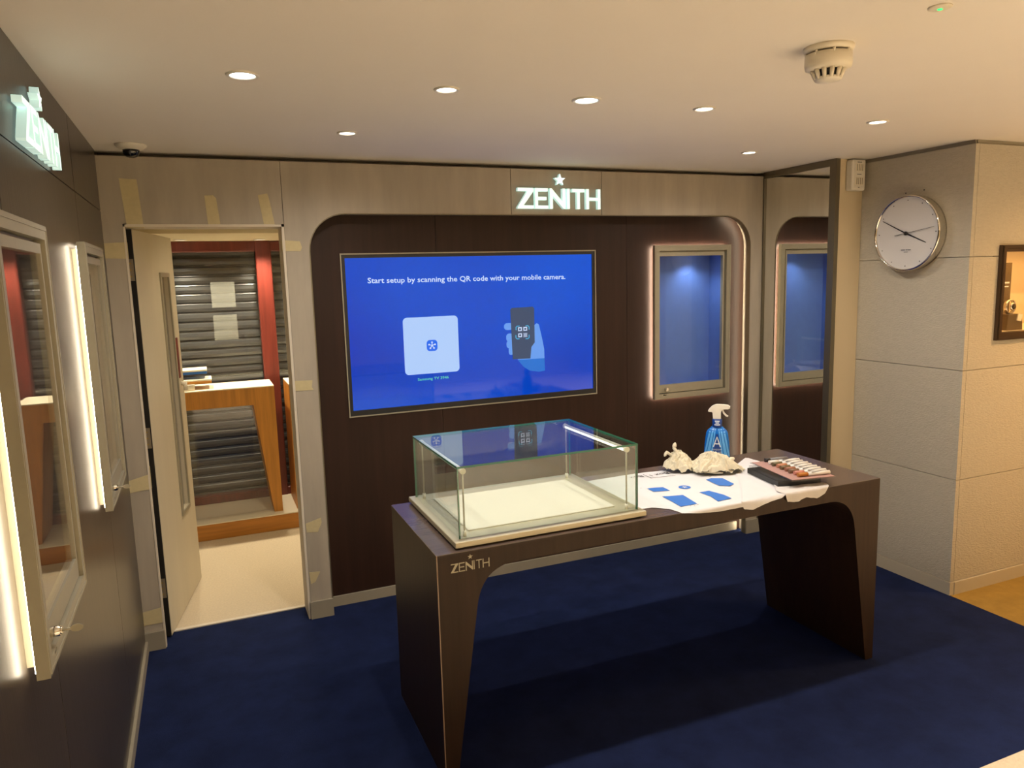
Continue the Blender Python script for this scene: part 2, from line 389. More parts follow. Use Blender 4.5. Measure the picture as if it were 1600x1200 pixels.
# plinth blocks of the pilasters
for k, (a, b) in enumerate(((XL, DX0+0.004), (DX1-0.002, RX0+0.004), (RX1-0.004, XR))):
    struct(MB().box(a, b, YB-0.014, YB+0.02, 0.0, 0.092).build('trim_%d' % (4+k), 'greige_trim'),
           ('pale plinth block below cladding beside the left dark wood wall', 'pale plinth block between doorway and dark recess', 'pale plinth block in the corner by the mirror')[k], 'plinth')
# door lining
struct(MB().box(DX0, DX0+0.008, YB-0.002, 3.826, 0, DZ).box(DX1-0.012, DX1, YB-0.002, 3.968, 0, DZ).box(DX0, DX1, YB-0.002, 3.968, DZ-0.012, DZ).build('trim_7', 'raw_edge'),
       'pale raw timber lining around the doorway', 'door lining')

# right side: mirror wall block, return, clock wall and warm wall
slab('wall_right', XR+0.02, 3.80, 3.235, 3.93, -0.02, ZC, 'beige_paint', 'cream painted wall end beside the tall mirror', 'wall')
wc = struct(MB().box(3.575, 3.80, 2.60, 3.30, -0.02, ZC).build('wall_clock', 'woven_skirt'), 'wall behind the woven panels with the clock', 'wall')
ZJ = [0.072, 0.628, 1.202, 1.775, 2.322]
for a, b in zip(ZJ, ZJ[1:]): MB().box(3.549, 3.5755, 2.563, 3.236, a+0.0015, b-0.0015).build('woven_panel', 'woven', wc)
struct(MB().box(3.545, 3.5755, 2.559, 3.236, 0.0, 0.070).build('baseboard_clock', 'woven_skirt'), 'beige skirting below the woven clock wall', 'baseboard')
struct(MB().box(3.565, 3.60, 2.58, 3.236, 2.322, ZC).build('trim_8', 'greige_trim'), 'narrow recessed joint above the woven clock wall', 'trim')
DW = (3.765, 4.60, 1.345, 1.830)     # display window in the warm wall
ww = struct(MB().box(3.80, 9.0, 3.05, 3.15, -0.02, ZC).build('wall_warm', 'window_lining'), 'wall behind the warmly lit woven panels', 'wall')
for (a, b) in ((3.5765, 5.4), (5.4, 9.0)):
    for c, d in zip(ZJ, ZJ[1:]):
        mb = MB()
        for p, q, r, s in rect_cells(a+0.0015, b-0.0015, c+0.0015, d-0.0015, [(DW[0]+0.02, DW[1]-0.02, DW[2]+0.02, DW[3]-0.02)]): mb.box(p, q, 2.563, 2.59, r, s)
        mb.build('woven_panel', 'woven', ww)
struct(MB().box(3.5765, 9.0, 2.555, 2.59, 0.0, 0.070).build('baseboard_warm', 'woven_skirt'), 'beige skirting below the warmly lit wall', 'baseboard')
struct(MB().box(3.5765, 9.0, 2.575, 2.62, 2.322, ZC).build('trim_9', 'greige_trim'), 'narrow recessed joint above the warmly lit wall', 'trim')
# shop behind the camera
slab('wall_behind', -0.6, 9.0, -4.1, -4.0, -0.02, ZC, 'beige_paint', 'plain beige wall across the shop', 'wall')
slab('wall_far_right', 9.0, 9.1, -4.1, 2.7, -0.02, ZC, 'beige_paint', 'plain beige wall at the far side of the shop', 'wall')

# ================================================================== BACK ROOM (beyond the door)
WY = 5.86
slab('wall_back_room_left', -0.95, -0.90, 3.97, 6.4, -0.02, 2.6, 'cream_paint', 'cream wall of the window room beside the door', 'wall')
slab('wall_back_room_right', 1.80, 1.85, 3.97, 6.4, -0.02, 2.6, 'cream_paint', 'cream wall of the window room past the second table', 'wall')
slab('ceiling_back_room', -0.95, 1.85, 3.97, 4.97, 2.30, 2.36, 'cream_paint', 'cream ceiling of the window room', 'ceiling')
slab('ceiling_window_soffit', -0.95, 1.85, 4.95, 5.935, 2.052, 2.36, 'cream_paint', 'bright cream soffit over the shop window', 'ceiling')
# window
wn = thing('window_1', 'red brown timber shop window with a closed shutter behind its glass', 'window', (0.3, WY, 0.12)); wn['kind'] = 'structure'
def wpart(name, x0, x1, y0, y1, z0, z1, m='red_frame'): return MB().bbox(x0, x1, y0, y1, z0, z1, 0.006, 1).build(name, m, wn)
wpart('head_rail', -0.90, 1.80, WY-0.03, WY+0.05, 1.975, 2.052)
wpart('sill_rail', -0.90, 1.80, WY-0.03, WY+0.05, 0.115, 0.178)
for x in (-0.90, 0.408, 1.70): wpart('post', x, x+0.110, WY-0.045, WY+0.06, 0.115, 2.052)
wpart('pane', -0.80, 0.41, WY+0.012, WY+0.018, 0.17, 1.985, 'window_glass'); wpart('pane', 0.515, 1.71, WY+0.012, WY+0.018, 0.17, 1.985, 'window_glass')
# roller shutter, every slat a part
sh = thing('roller_shutter', 'grey metal roller shutter closed behind the shop window', 'shutter', (0.4, WY+0.14, 0.10))
prof = [(0.0, 0.0), (-0.012, 0.010), (-0.016, 0.030), (-0.012, 0.052), (-0.002, 0.060), (0.0, 0.066), (0.012, 0.066), (0.012, 0.0)]
sl = MB().prism(prof, 'x', -0.9, 1.8); slo = sl.build('slat', 'slat', sh, origin=(0.4, 0, 0))
pit = 0.0685; nsl = 29
slo.location = (0, 0, 0)
for i in range(nsl):
    o = slo if i == 0 else slo.copy()
    if i: COL.objects.link(o); o.parent = sh
    o.location = (0, 0, i*pit)
MB().box(-0.9, 1.8, WY+0.156, WY+0.166, 0.05, 2.2).build('shutter_backing', 'slat', sh)
# platform
pf = thing('display_platform', 'low window platform with an oak front and a cream top', 'platform', (0.45, 5.6, 0))
MB().bbox(-0.90, 1.80, 5.335, 5.36, 0.0, 0.112, 0.003, 1).build('front_board', 'oak_flat', pf)
MB().box(-0.90, 1.80, 5.36, WY-0.035, 0.0, 0.112).build('carcass', 'oak_flat', pf)
MB().bbox(-0.90, 1.80, 5.33, WY-0.034, 0.112, 0.120, 0.002, 1).build('top_board', 'laminate_and_lit_oak', pf)
# oak display tables in the window
def oak_table(name, x0, x1, label, mirrored=False):
    t = thing(name, label, 'display table', ((x0+x1)/2, 5.6, 0.12), 'oak tables in the shop window')
    y0, y1, zt = 5.40, 5.775, 1.028
    poly = [(x0, 0.12), (x0+0.058, 0.12), (x0+0.145, 0.905), (x1-0.145, 0.905), (x1-0.058, 0.12), (x1, 0.12), (x1, zt-0.004), (x0, zt-0.004)]
    MB().prism(poly, 'y', y0, y1).build('portal_frame', 'oak', t)
    MB().bbox(x0, x1, y0, y1, zt-0.004, zt+0.004, 0.001, 1).build('top', 'laminate_and_lit_oak', t)  # oak top made white, its overexposure put into the colour
    # clear panel hung inside the portal opening
    MB().prism([(x0+0.066, 0.135), (x0+0.148, 0.90), (x1-0.148, 0.90), (x1-0.066, 0.135)], 'y', y0+0.02, y0+0.026).build('clear_panel', 'glass', t)
    return t
oak_table('oak_display_table', -0.86, 0.436, 'oak portal display table holding white trays in the window')
oak_table('oak_display_table', 0.535, 1.70, 'bare oak portal display table right of the red window post')
# white trays and boxes on the oak table
def tray(x0, x1, y0, y1, z0, h, label, lip='oak_flat', side='laminate_and_lit_oak'):
    t = thing('display_tray', label, 'tray', ((x0+x1)/2, (y0+y1)/2, z0), 'trays stacked on the oak table')
    MB().bbox(x0, x1, y0, y1, z0, z0+h*0.6, 0.002, 1).build('tray_body', lip, t)
    MB().bbox(x0-0.002, x1+0.002, y0-0.002, y1+0.002, z0+h*0.6, z0+h, 0.002, 1).build('tray_top', side, t)
ZT = 1.032
b = thing('card_box', 'small cream card box with a cut-out slot under the white trays', 'box', (-0.17, 5.50, ZT))
mb = MB()
for p, q, c_, d in rect_cells(-0.36, -0.075, ZT, ZT+0.040, [(-0.165, -0.12, ZT+0.012, ZT+0.026)]): mb.box(p, q, 5.43, 5.434, c_, d)
mb.box(-0.36, -0.075, 5.616, 5.62, ZT, ZT+0.040).box(-0.36, -0.356, 5.434, 5.616, ZT, ZT+0.040).box(-0.079, -0.075, 5.434, 5.616, ZT, ZT+0.040)
mb.box(-0.356, -0.079, 5.434, 5.616, ZT, ZT+0.003).box(-0.356, -0.079, 5.434, 5.616, ZT+0.037, ZT+0.040)
mb.build('carton', 'cream_plastic', b)
tray(-0.30, 0.035, 5.47, 5.66, ZT+0.040, 0.030, 'wide white display tray with oak edge lying on the card box')
tray(-0.42, -0.155, 5.46, 5.60, ZT+0.070, 0.034, 'small white display tray lying on the wide tray')
tray(-0.40, 0.01, 5.50, 5.69, ZT+0.104, 0.030, 'blue and white flat tray upper in the window stack', 'print_blue')
tray(-0.42, -0.15, 5.48, 5.62, ZT+0.134, 0.050, 'topmost cream box of the stack on the oak table', 'cream_plastic')
# two pale translucent sheets just behind the window glass
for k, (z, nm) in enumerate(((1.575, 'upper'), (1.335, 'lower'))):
    s = MB().bbox(0.085, 0.250, WY+0.022, WY+0.026, z, z+0.185, 0.0015, 1).build('overlay_sheet', 'overlay')
    tag(s, 'pale translucent notice on the window glass, %s of the pair' % nm, 'overlay')

# ================================================================== DOOR
dr = thing('door_1', 'cream door with narrow vision panel standing open into the window room', 'door', (-0.3056, 3.912, 0)); dr['kind'] = 'structure'
ang = math.atan2(0.765, 0.143)
dr.rotation_euler = (0, 0, ang)
# local: x along the leaf from the hinge edge, y<0 face towards the opening
ORIG['door_1'] = Vector((0, 0, 0))
LW, LT = 0.765, 0.046
mb = MB()
V = (0.452, 0.604, 0.512, 1.790)
for a, b_, c, d in rect_cells(0, LW, 0.008, 2.006, [V]): mb.box(a, b_, -LT, 0, c, d)
mb.build('leaf', 'door_face', dr)
MB().box(-0.003, 0.0, -LT+0.002, 0.0, 0.008, 2.006).build('hinge_edge', 'black', dr)
fr = MB()
for yy in (-LT-0.008, 0.0):
    fr.box(V[0]-0.022, V[0], yy, yy+0.008, V[2]-0.022, V[3]+0.022).box(V[1], V[1]+0.022, yy, yy+0.008, V[2]-0.022, V[3]+0.022)
    fr.box(V[0], V[1], yy, yy+0.008, V[2]-0.022, V[2]).box(V[0], V[1], yy, yy+0.008, V[3], V[3]+0.022)
fr.build('vision_panel_bead', 'frame_metal', dr)
MB().box(V[0], V[1], -LT*0.6, -LT*0.4, V[2], V[3]).build('vision_pane', 'clear_plastic', dr)
for z in (1.82, 1.02, 0.26):
    h = MB().box(-0.006, -0.0025, -LT+0.006, -0.006, z-0.05, z+0.05).tube((-0.006, -0.002, z-0.05), (-0.006, -0.002, z+0.05), 0.006, 10).build('hinge', 'steel', dr)
    MB().tube((-0.0065, -0.026, z-0.03), (-0.0085, -0.026, z-0.03), 0.004, 8).tube((-0.0065, -0.026, z+0.03), (-0.0085, -0.026, z+0.03), 0.004, 8).tube((-0.0065, -0.026, z), (-0.0085, -0.026, z), 0.004, 8).build('screw', 'brass', h)
MB().bbox(0.652, 0.690, -LT-0.006, -LT, 1.225, 1.455, 0.003, 1).build('lock_plate', 'red_frame', dr)
MB().tube((0.705, -LT, 1.19), (0.705, -LT-0.022, 1.19), 0.012, 14).tube((0.705, -LT-0.020, 1.200), (0.705, -LT-0.020, 1.150), 0.011, 12).build('handle', 'cream_plastic', dr)

# masking tape strips
def tape(pts, label, y=YB-0.0012, fold=None):
    mb = MB().prism(pts, 'y', y-0.0008, y+0.0009)
    if fold: mb.box(*fold)
    tag(mb.build('masking_tape', 'tape'), label, 'tape', 'masking tape strips around the doorway')
tape([(-0.285, 2.222), (-0.262, 2.220), (-0.214, 2.219), (-0.204, DZ), (-0.272, DZ)], 'long masking tape strip above the hinge corner of the doorway', fold=(-0.272, -0.204, YB-0.002, YB+0.06, DZ-0.0145, DZ-0.0125))
tape([(0.062, 2.152), (0.100, 2.154), (0.112, 2.140), (0.122, DZ), (0.068, DZ)], 'masking tape strip above the middle of the doorway')
tape([(0.298, 2.158), (0.342, 2.166), (0.350, 2.130), (0.366, DZ), (0.316, DZ)], 'masking tape strip above the corner of the doorway next to the panel seam')
tape([(DX1, 1.945), (0.478, 1.940), (0.486, 1.910), (0.478, 1.893), (DX1, 1.894)], 'uppermost masking tape strip on the pilaster beside the recess', fold=(DX1-0.0145, DX1-0.0125, YB-0.002, YB+0.05, 1.894, 1.945))
tape([(DX1, 1.256), (0.494, 1.252), (0.488, 1.220), (0.496, 1.204), (DX1, 1.204)], 'middle masking tape strip on the pilaster beside the recess')
tape([(DX1+0.004, 0.515), (0.490, 0.535), (0.492, 0.510), (0.470, 0.462), (DX1+0.006, 0.468)], 'low masking tape strip on the pilaster beside the recess')
tape([(DX1+0.004, 0.252), (0.468, 0.248), (0.440, 0.196), (DX1+0.01, 0.188)], 'torn masking tape scrap lowest on the pilaster beside the recess')
tape([(XL, 1.938), (DX0, 1.942), (DX0, 1.868), (XL, 1.872)], 'uppermost masking tape strip between cabinet and door hinges', fold=(DX0+0.0082, DX0+0.0098, YB-0.002, YB+0.025, 1.868, 1.942))
tape([(XL, 0.846), (DX0, 0.866), (DX0, 0.795), (XL, 0.788)], 'middle masking tape strip on the cladding below the second cabinet', fold=(DX0+0.0082, DX0+0.0098, YB-0.002, YB+0.025, 0.795, 0.90))
tape([(XL, 0.196), (DX0, 0.205), (DX0, 0.130), (XL, 0.128)], 'lowest masking tape strip just above the plinth block by the door hinges')

# ================================================================== DOWNLIGHTS
def downlight(x, y, r, power, col, label, glowmat, z=ZC, group='ceiling downlights', size=164, blend=0.85, off=None):
    sfx = '_%s_offscreen' % off if off else ''
    t = thing('downlight', label, 'downlight', (x, y, z), group)
    MB().lathe([(r*1.30, 0.0), (r*1.30, -0.003), (r*1.22, -0.006), (r*1.0, -0.005), (r*0.96, 0.0)], (x, y, z), 'z', 32, caps=False).build('trim_ring', 'white_plastic', t)
    MB().lathe([(r*0.97, -0.0015), (r*0.5, -0.003), (0.0, -0.0035)], (x, y, z), 'z', 32).build('lens' + sfx, glowmat, t)
    ld = bpy.data.lights.new('downlight_beam', 'SPOT'); ld.energy = power; ld.color = col; ld.spot_size = math.radians(size); ld.spot_blend = blend
    ld.shadow_soft_size = r*0.8
    lo = bpy.data.objects.new('downlight_beam' + sfx, ld); ld.name = lo.name; COL.objects.link(lo); lo.parent = t; lo.location = (0, 0, -0.012)
    return t
downlight(0.169, 2.374, 0.036, SHOP_W, SHOP_C, 'bright round downlight closest to the dark wood wall with its sign', 'lamp_glow_cool')
downlight(0.787, 2.370, 0.032, SHOP_W, SHOP_C, 'round ceiling downlight over the glass display case', 'lamp_glow')
downlight(1.298, 2.374, 0.040, SHOP_W*1.25, (1.0, 0.92, 0.80), 'largest cool white ceiling downlight over the table', 'lamp_glow_cool')
downlight(1.796, 2.374, 0.032, SHOP_W, SHOP_C, 'round ceiling downlight over the printed paper sheets', 'lamp_glow')
downlight(2.687, 2.382, 0.034, SHOP_W, SHOP_C, 'round ceiling downlight in the row toward the wall clock', 'lamp_glow')
downlight(0.615, 3.158, 0.032, SHOP_W*0.8, SHOP_C, 'round ceiling downlight close to the wall above the television end', 'lamp_glow')
downlight(2.682, 3.170, 0.032, SHOP_W*0.8, SHOP_C, 'round ceiling downlight close to the wall above the blue lit cabinet', 'lamp_glow')
for k, (x, y) in enumerate(((0.9, -0.2), (3.0, -0.2), (5.2, -0.2), (0.9, -2.2), (3.0, -2.2), (5.2, -2.2))):  # unseen lamps added to brighten the ceiling, standing in for the lit shop
    downlight(x, y, 0.034, BACK_W, BACK_C, 'unseen ceiling downlight standing in for the rest of the lit shop', 'lamp_glow', group='stand-in downlights over the beige carpet', size=96, blend=0.6, off='shop_%d' % (k+1))
for k, (x, y) in enumerate(((4.45, 1.75), (5.8, 1.75))):
    downlight(x, y, 0.034, WARM_W, WARM_C, 'warm ceiling downlight over the amber carpet', 'lamp_glow', group='downlights over the amber carpet', off='amber_%d' % (k+1))
for x, y, of in ((-0.085, 5.62, None), (0.43, 5.62, None), (1.1, 5.62, 'soffit')):
    downlight(x, y, 0.032, WIN_W, WIN_C, 'round downlight in the soffit over the oak table', 'lamp_glow', z=2.052, group='soffit downlights over the window', size=130, off=of)
downlight(0.45, 4.45, 0.034, WIN_W*0.5, WIN_C, 'round downlight over the pale carpet in the window room', 'lamp_glow', z=2.30, group='soffit downlights over the window', size=140, off='window_room')

# ================================================================== LED strip of the recess
led = thing('recess_led_strip', 'glowing light strip down the inner edge of the dark recess', 'light strip', (RX1, YR, 0.06))
lp = arc(RX1-RR, RZ-RR, RR+0.008, 70, 0, 8) + [(RX1+0.008, 0.005)]
ribbon(lp, 0.012, YB+0.0454, YB+0.0480, -1).build('light_strip', 'led_warm', led)

# ================================================================== TELEVISION
tv = thing('television', 'large wall television showing a blue setup screen in dark wood', 'television', (1.43, YR, TVZ0))
mb = MB()
for a, b_, c, d in rect_cells(TVX0, TVX1, TVZ0, TVZ1, [(TVX0+0.006, TVX1-0.006, TVZ0+0.006, TVZ1-0.006)]): mb.box(a, b_, YR-0.006, YR+0.03, c, d)
mb.build('metal_surround', 'frame_metal', tv)
mb = MB()
SX0, SX1, SZ0, SZ1 = TVX0+0.024, TVX1-0.022, TVZ0+0.034, TVZ1-0.024
for a, b_, c, d in rect_cells(TVX0+0.006, TVX1-0.006, TVZ0+0.006, TVZ1-0.006, [(SX0, SX1, SZ0, SZ1)]): mb.box(a, b_, YR, YR+0.03, c, d)
mb.build('bezel', 'black_plastic', tv)
sc = MB().box(SX0, SX1, YR+0.006, YR+0.03, SZ0, SZ1).build('screen', 'screen', tv)
YS = YR+0.0052
def scr_poly(polys, matname, name='screen_graphic', lift=0.0):
    for p in polys: MB().prism(p, 'y', YS-lift-0.0004, YS-lift+0.0006).build(name, matname, sc)
def circ(cx, cz, r, n=14, a0=0, a1=360): return [(cx+r*math.cos(math.radians(a0+(a1-a0)*i/n)), cz+r*math.sin(math.radians(a0+(a1-a0)*i/n))) for i in range(n + (0 if a1-a0 >= 360 else 1))]
SCR = dict()
# text and pictures on the screen
put_text('screen_text', 'Start setup by scanning the QR code with your mobile camera.', 0.040, lambda a, b: (0.822+a, YS-0.0006, 1.727+b-0.0078*a), 'scr_text', sc, width=1.158, bold=0.0006)
put_text('screen_text', 'Samsung TV 3946', 0.020, lambda a, b: (1.067+a, YS-0.0006, 1.191+b), 'scr_green', sc, width=0.178, bold=0.0004)
scr_poly([rrect(0.999, 1.310, 1.226, 1.537, 0.022)], 'scr_tile', 'blank_tile')
scr_poly([rrect(1.126, 1.187, 1.349, 1.410, 0.018)], 'scr_icon', 'icon_tile', 0.001)
arms = [circ(1.1565, 1.3795, 0.0055)]
for k in range(5):
    t = math.radians(90+72*k); ex, ez = 1.1565+0.0175*math.cos(t), 1.3795+0.0175*math.sin(t); nx, nz = -math.sin(t)*0.0018, math.cos(t)*0.0018
    arms += [[(1.1565-nx, 1.3795-nz), (ex-nx, ez-nz), (ex+nx, ez+nz), (1.1565+nx, 1.3795+nz)], circ(ex, ez, 0.0048)]
scr_poly(arms, 'scr_text', 'icon_star', 0.002)
# hand holding a phone
scr_poly([[(1.780, 1.464), (1.790, 1.470), (1.803, 1.463), (1.820, 1.390), (1.834, 1.318), (1.8345, 1.262), (1.76, 1.262), (1.665, 1.266), (1.72, 1.40)],
          rrect(1.585, 1.640, 1.440, 1.479, 0.018), rrect(1.597, 1.640, 1.372, 1.420, 0.019), rrect(1.598, 1.640, 1.334, 1.380, 0.017), rrect(1.610, 1.640, 1.296, 1.342, 0.014)], 'scr_hand', 'hand_picture')
scr_poly([[(1.665, 1.264), (1.8346, 1.264), (1.836, 1.19), (1.80, 1.186), (1.742, 1.196), (1.70, 1.222)]], 'scr_hand_low', 'wrist_picture')
scr_poly([[(1.626, 1.556), (1.636, 1.564), (1.766, 1.566), (1.775, 1.556), (1.774, 1.360), (1.752, 1.334), (1.744, 1.268), (1.633, 1.270)]], 'scr_phone', 'phone_picture', 0.001)
br = []
for (sx, sz, cx, cz) in ((1, -1, 1.656, 1.461), (-1, -1, 1.742, 1.460), (1, 1, 1.654, 1.384), (-1, 1, 1.741, 1.382)):
    p = [(0, 0.024), (0, 0.008), (0.008, 0), (0.024, 0), (0.024, 0.004), (0.009, 0.004), (0.004, 0.009), (0.004, 0.024)]
    br.append([(cx+sx*a, cz-(-sz)*b if False else cz+sz*b) for a, b in p])
scr_poly(br, 'scr_cyan', 'scan_bracket', 0.002)
sq = []
for x, z in ((1.671, 1.430), (1.704, 1.430), (1.671, 1.395)):
    for a, b_, c, d in rect_cells(x, x+0.023, z, z+0.022, [(x+0.0055, x+0.0175, z+0.0055, z+0.0165)]): sq.append([(a, c), (b_, c), (b_, d), (a, d)])
for i in range(5):
    for j in range(5):
        if (i+j) % 2 == 0: sq.append([(1.704+i*0.0046, 1.394+j*0.0046), (1.7085+i*0.0046, 1.394+j*0.0046), (1.7085+i*0.0046, 1.3985+j*0.0046), (1.704+i*0.0046, 1.3985+j*0.0046)])
scr_poly(sq, 'scr_text', 'scan_symbol', 0.002)

# ================================================================== SIGNS
sg = thing('illuminated_sign', 'glowing star and letter sign on the cladding above the television', 'sign', (1.89, YB, 2.10))
brand_sign(sg, 1.632, 2.105, 0.110, 1.168, 0.158, lambda u, z, t: (u, YB-0.004-t, z), 0.022, 'sign_glow', 'sign_side', 'star_glow')
sg2 = thing('illuminated_sign', 'glowing star and letter sign on the dark wood wall above the cabinets', 'sign', (XL, 2.33, 2.10))
brand_sign(sg2, 2.110, 2.090, 0.104, 1.20, 0.158, lambda u, z, t: (XL+0.004+t, u, z), 0.022, 'sign_glow', 'sign_side', 'star_glow')

# ================================================================== WALL CABINETS
def cabinet(u0, u1, z0, z1, W, label, liner, lit=False, group='glazed wall cabinets', key=True, halo=('led_halo', 'led_halo_soft')):
    """W(u,z,t) -> world"""
    o = W((u0+u1)/2, z0, 0.0)
    t = thing('wall_cabinet', label, 'cabinet', o, group)
    def bx(mb, a, b, c, d, t0, t1, mi=0):
        p = [W(a, c, t0), W(b, d, t1)]
        lo = [min(p[0][i], p[1][i]) for i in range(3)]; hi = [max(p[0][i], p[1][i]) for i in range(3)]
        return mb.box(lo[0], hi[0], lo[1], hi[1], lo[2], hi[2], mi)
    fw = 0.033
    # outer frame with mitred look (outer ring, proud inner lip)
    mb = MB()
    for a, b, c, d in rect_cells(u0, u1, z0, z1, [(u0+fw, u1-fw, z0+fw, z1-fw), (u0+0.060, u0+0.086, z0+0.022, z0+0.028)]): bx(mb, a, b, c, d, 0.018, 0.042)
    for a, b, c, d in rect_cells(u0+0.006, u1-0.006, z0+0.006, z1-0.006, [(u0+0.012, u1-0.012, z0+0.012, z1-0.012)]): bx(mb, a, b, c, d, 0.042, 0.0435)
    mb.build('frame', 'frame_metal', t)
    # door: top rail, bottom rail, stiles
    dv = MB(); gu0, gu1, gz0, gz1 = u0+0.040, u1-0.058, z0+0.088, z1-0.066
    for a, b, c, d in rect_cells(u0+fw+0.001, u1-0.046, z0+fw+0.005, z1-fw-0.010, [(gu0, gu1, gz0, gz1)]): bx(dv, a, b, c, d, 0.012, 0.034)
    dr_ = dv.build('door', 'frame_metal', t)
    gl = MB(); bx(gl, gu0-0.004, gu1+0.004, gz0-0.004, gz1+0.004, 0.026, 0.031); gl.build('glass_pane', 'glass', dr_)
    # liner box
    lb = MB(); dp = -0.11
    bx(lb, u0+0.046, u0+0.050, z0+0.046, z1-0.046, dp, 0.014); bx(lb, u1-0.050, u1-0.046, z0+0.046, z1-0.046, dp, 0.014)
    bx(lb, u0+0.046, u1-0.046, z0+0.046, z0+0.050, dp, 0.014); bx(lb, u0+0.046, u1-0.046, z1-0.050, z1-0.046, dp, 0.014)
    lb.build('liner', liner, t)
    bk = MB(); bx(bk, u0+0.046, u1-0.046, z0+0.046, z1-0.046, dp-0.006, dp); bk.build('back_panel', liner, t)
    # halo light: side strips strong, top and bottom softer
    for q in ((u0+0.003, u0+0.013, z0+0.014, z1-0.014), (u1-0.013, u1-0.003, z0+0.014, z1-0.014)):
        s = MB(); bx(s, *q, 0.0162, 0.018); s.build('halo_strip', halo[0], t)
    for q in ((u0+0.014, u1-0.014, z0+0.003, z0+0.013), (u0+0.014, u1-0.014, z1-0.013, z1-0.003)):
        s = MB(); bx(s, *q, 0.0162, 0.018); s.build('halo_strip', halo[1], t)
    s = MB()
    for a, b, c, d in rect_cells(u0+0.021, u1-0.021, z0+0.021, z1-0.021, [(u0+0.044, u1-0.044, z0+0.044, z1-0.044)]): bx(s, a, b, c, d, 0.0, 0.018)
    s.build('mounting_body', 'frame_metal', t)
    # lock and key
    lu, lz = u0+0.085, z0+0.060
    lk = MB().tube(W(lu, lz, 0.030), W(lu, lz, 0.052), 0.011, 18).tube(W(lu, lz, 0.052), W(lu, lz, 0.055), 0.008, 18).build('lock', 'chrome', t)
    if key:
        k = MB().tube(W(lu, lz, 0.055), W(lu, lz, 0.070), 0.0028, 8)
        pts = [W(lu+0.0012*s_, lz+0.008*math.sin(a_), 0.081+0.012*math.cos(a_)) for s_ in (-1, 1) for a_ in [2*PI*i/14 for i in range(14)]]
        k.add(pts, [tuple(range(14)), tuple(range(27, 13, -1))] + [(i, (i+1) % 14, 14+(i+1) % 14, 14+i) for i in range(14)])
        k.build('key', 'frame_metal', t)
    if lit:
        ld = bpy.data.lights.new('cabinet_lamp', 'SPOT'); ld.energy = lit; ld.color = (0.86, 0.93, 1.0); ld.spot_size = math.radians(120); ld.spot_blend = 0.8; ld.shadow_soft_size = 0.02
        lo_ = bpy.data.objects.new('cabinet_lamp', ld); COL.objects.link(lo_); lo_.parent = t
        lo_.location = Vector(W((u0+u1)/2+0.06, z1-0.060, -0.02)) - Vector(o)
        ls = Vector(W((u0+u1)/2+0.06, z1-0.0535, -0.02))
        MB().tube(ls, ls+Vector((0, 0, 0.004)), 0.018, 16).build('lamp_lens', 'lamp_glow', t)
    return t
mat('led_halo', (255, 240, 220), 0.5, emit=(255, 236, 206), estr=26.0)
mat('led_halo_soft', (255, 226, 206), 0.5, emit=(255, 236, 206), estr=3.5)
mat('led_halo_bright', (255, 240, 220), 0.5, emit=(255, 232, 204), estr=60.0)
mat('led_halo_rose', (255, 226, 206), 0.5, emit=(255, 232, 204), estr=45.0)
cabinet(CB[0], CB[1], CB[2], CB[3], lambda u, z, t: (u, YR-t, z), 'glazed wall cabinet with a blue lit interior beside the television', 'blue_felt', lit=4.0, key=False, halo=('led_halo_bright', 'led_halo_rose'))
cabinet(C1[0], C1[1], C1[2], C1[3], lambda u, z, t: (XL+t, u, z), 'glazed wall cabinet reflecting the red window frame, under the glowing sign', 'grey_felt')
cabinet(C2[0], C2[1], C2[2], C2[3], lambda u, z, t: (XL+t, u, z), 'glazed wall cabinet on dark wood right beside the door hinges', 'grey_felt')

# ================================================================== TABLE
TX0, TX1, TY0, TY1, TZ = 0.655, 2.660, 2.268, 2.892, 0.833
tb = thing('display_table', 'dark wooden portal table with tapered legs on the navy carpet', 'table', ((TX0+TX1)/2, (TY0+TY1)/2, 0))
def leg_side(flip):
    f = (lambda x: TX0+TX1-x) if flip else (lambda x: x)
    pts = [(TX0, 0), (TX0+0.043, 0), (TX0+0.138, 0.630)]
    # rounded inner corner from the slanted leg to the underside
    P0, P1, P2 = Vector((TX0+0.138, 0.630)), Vector((TX0+0.158, 0.765)), Vector((TX0+0.285, 0.765))
    for i in range(1, 13):
        t = i/12; q = P0*(1-t)**2 + P1*2*t*(1-t) + P2*t*t; pts.append((q.x, q.y))
    return [(f(x), z) for x, z in pts]
L_, R_ = leg_side(False), leg_side(True)
mid = (TX0+TX1)/2
left_poly = L_ + [(mid, 0.765), (mid, TZ-0.003), (TX0, TZ-0.003)]
right_poly = R_ + [(mid, 0.765), (mid, TZ-0.003), (TX1, TZ-0.003)]
# one continuous portal (two legs and apron in one body), then the top sheet
full = L_ + list(reversed(R_)) + [(TX1, TZ-0.003), (TX0, TZ-0.003)]
MB().prism(full, 'y', TY0, TY1).build('portal_body', 'table_wood', tb)
MB().box(TX0, TX1, TY0, TY1, TZ-0.003, TZ).build('top', 'table_top', tb)
MB().box(TX0-0.0012, TX0+0.0025, TY0-0.0012, TY0+0.002, 0.0, TZ).build('edge_strip', 'table_edge', tb)
lt = MB()
for ch, a, b_, polys in letter_polys(0.105):
    lt.prism([(0.703+(a+p[0])*0.0315*1.10, 0.764+p[1]*0.0315) for p in polys[0]], 'y', TY0-0.0010, TY0+0.0005)
lt.prism([(0.703+(2.01+p[0]*0.9)*0.0315*1.10, 0.764+(1.48+p[1])*0.0315) for p in STAR], 'y', TY0-0.0010, TY0+0.0005)
lt.build('inlaid_lettering', 'frame_metal', tb)

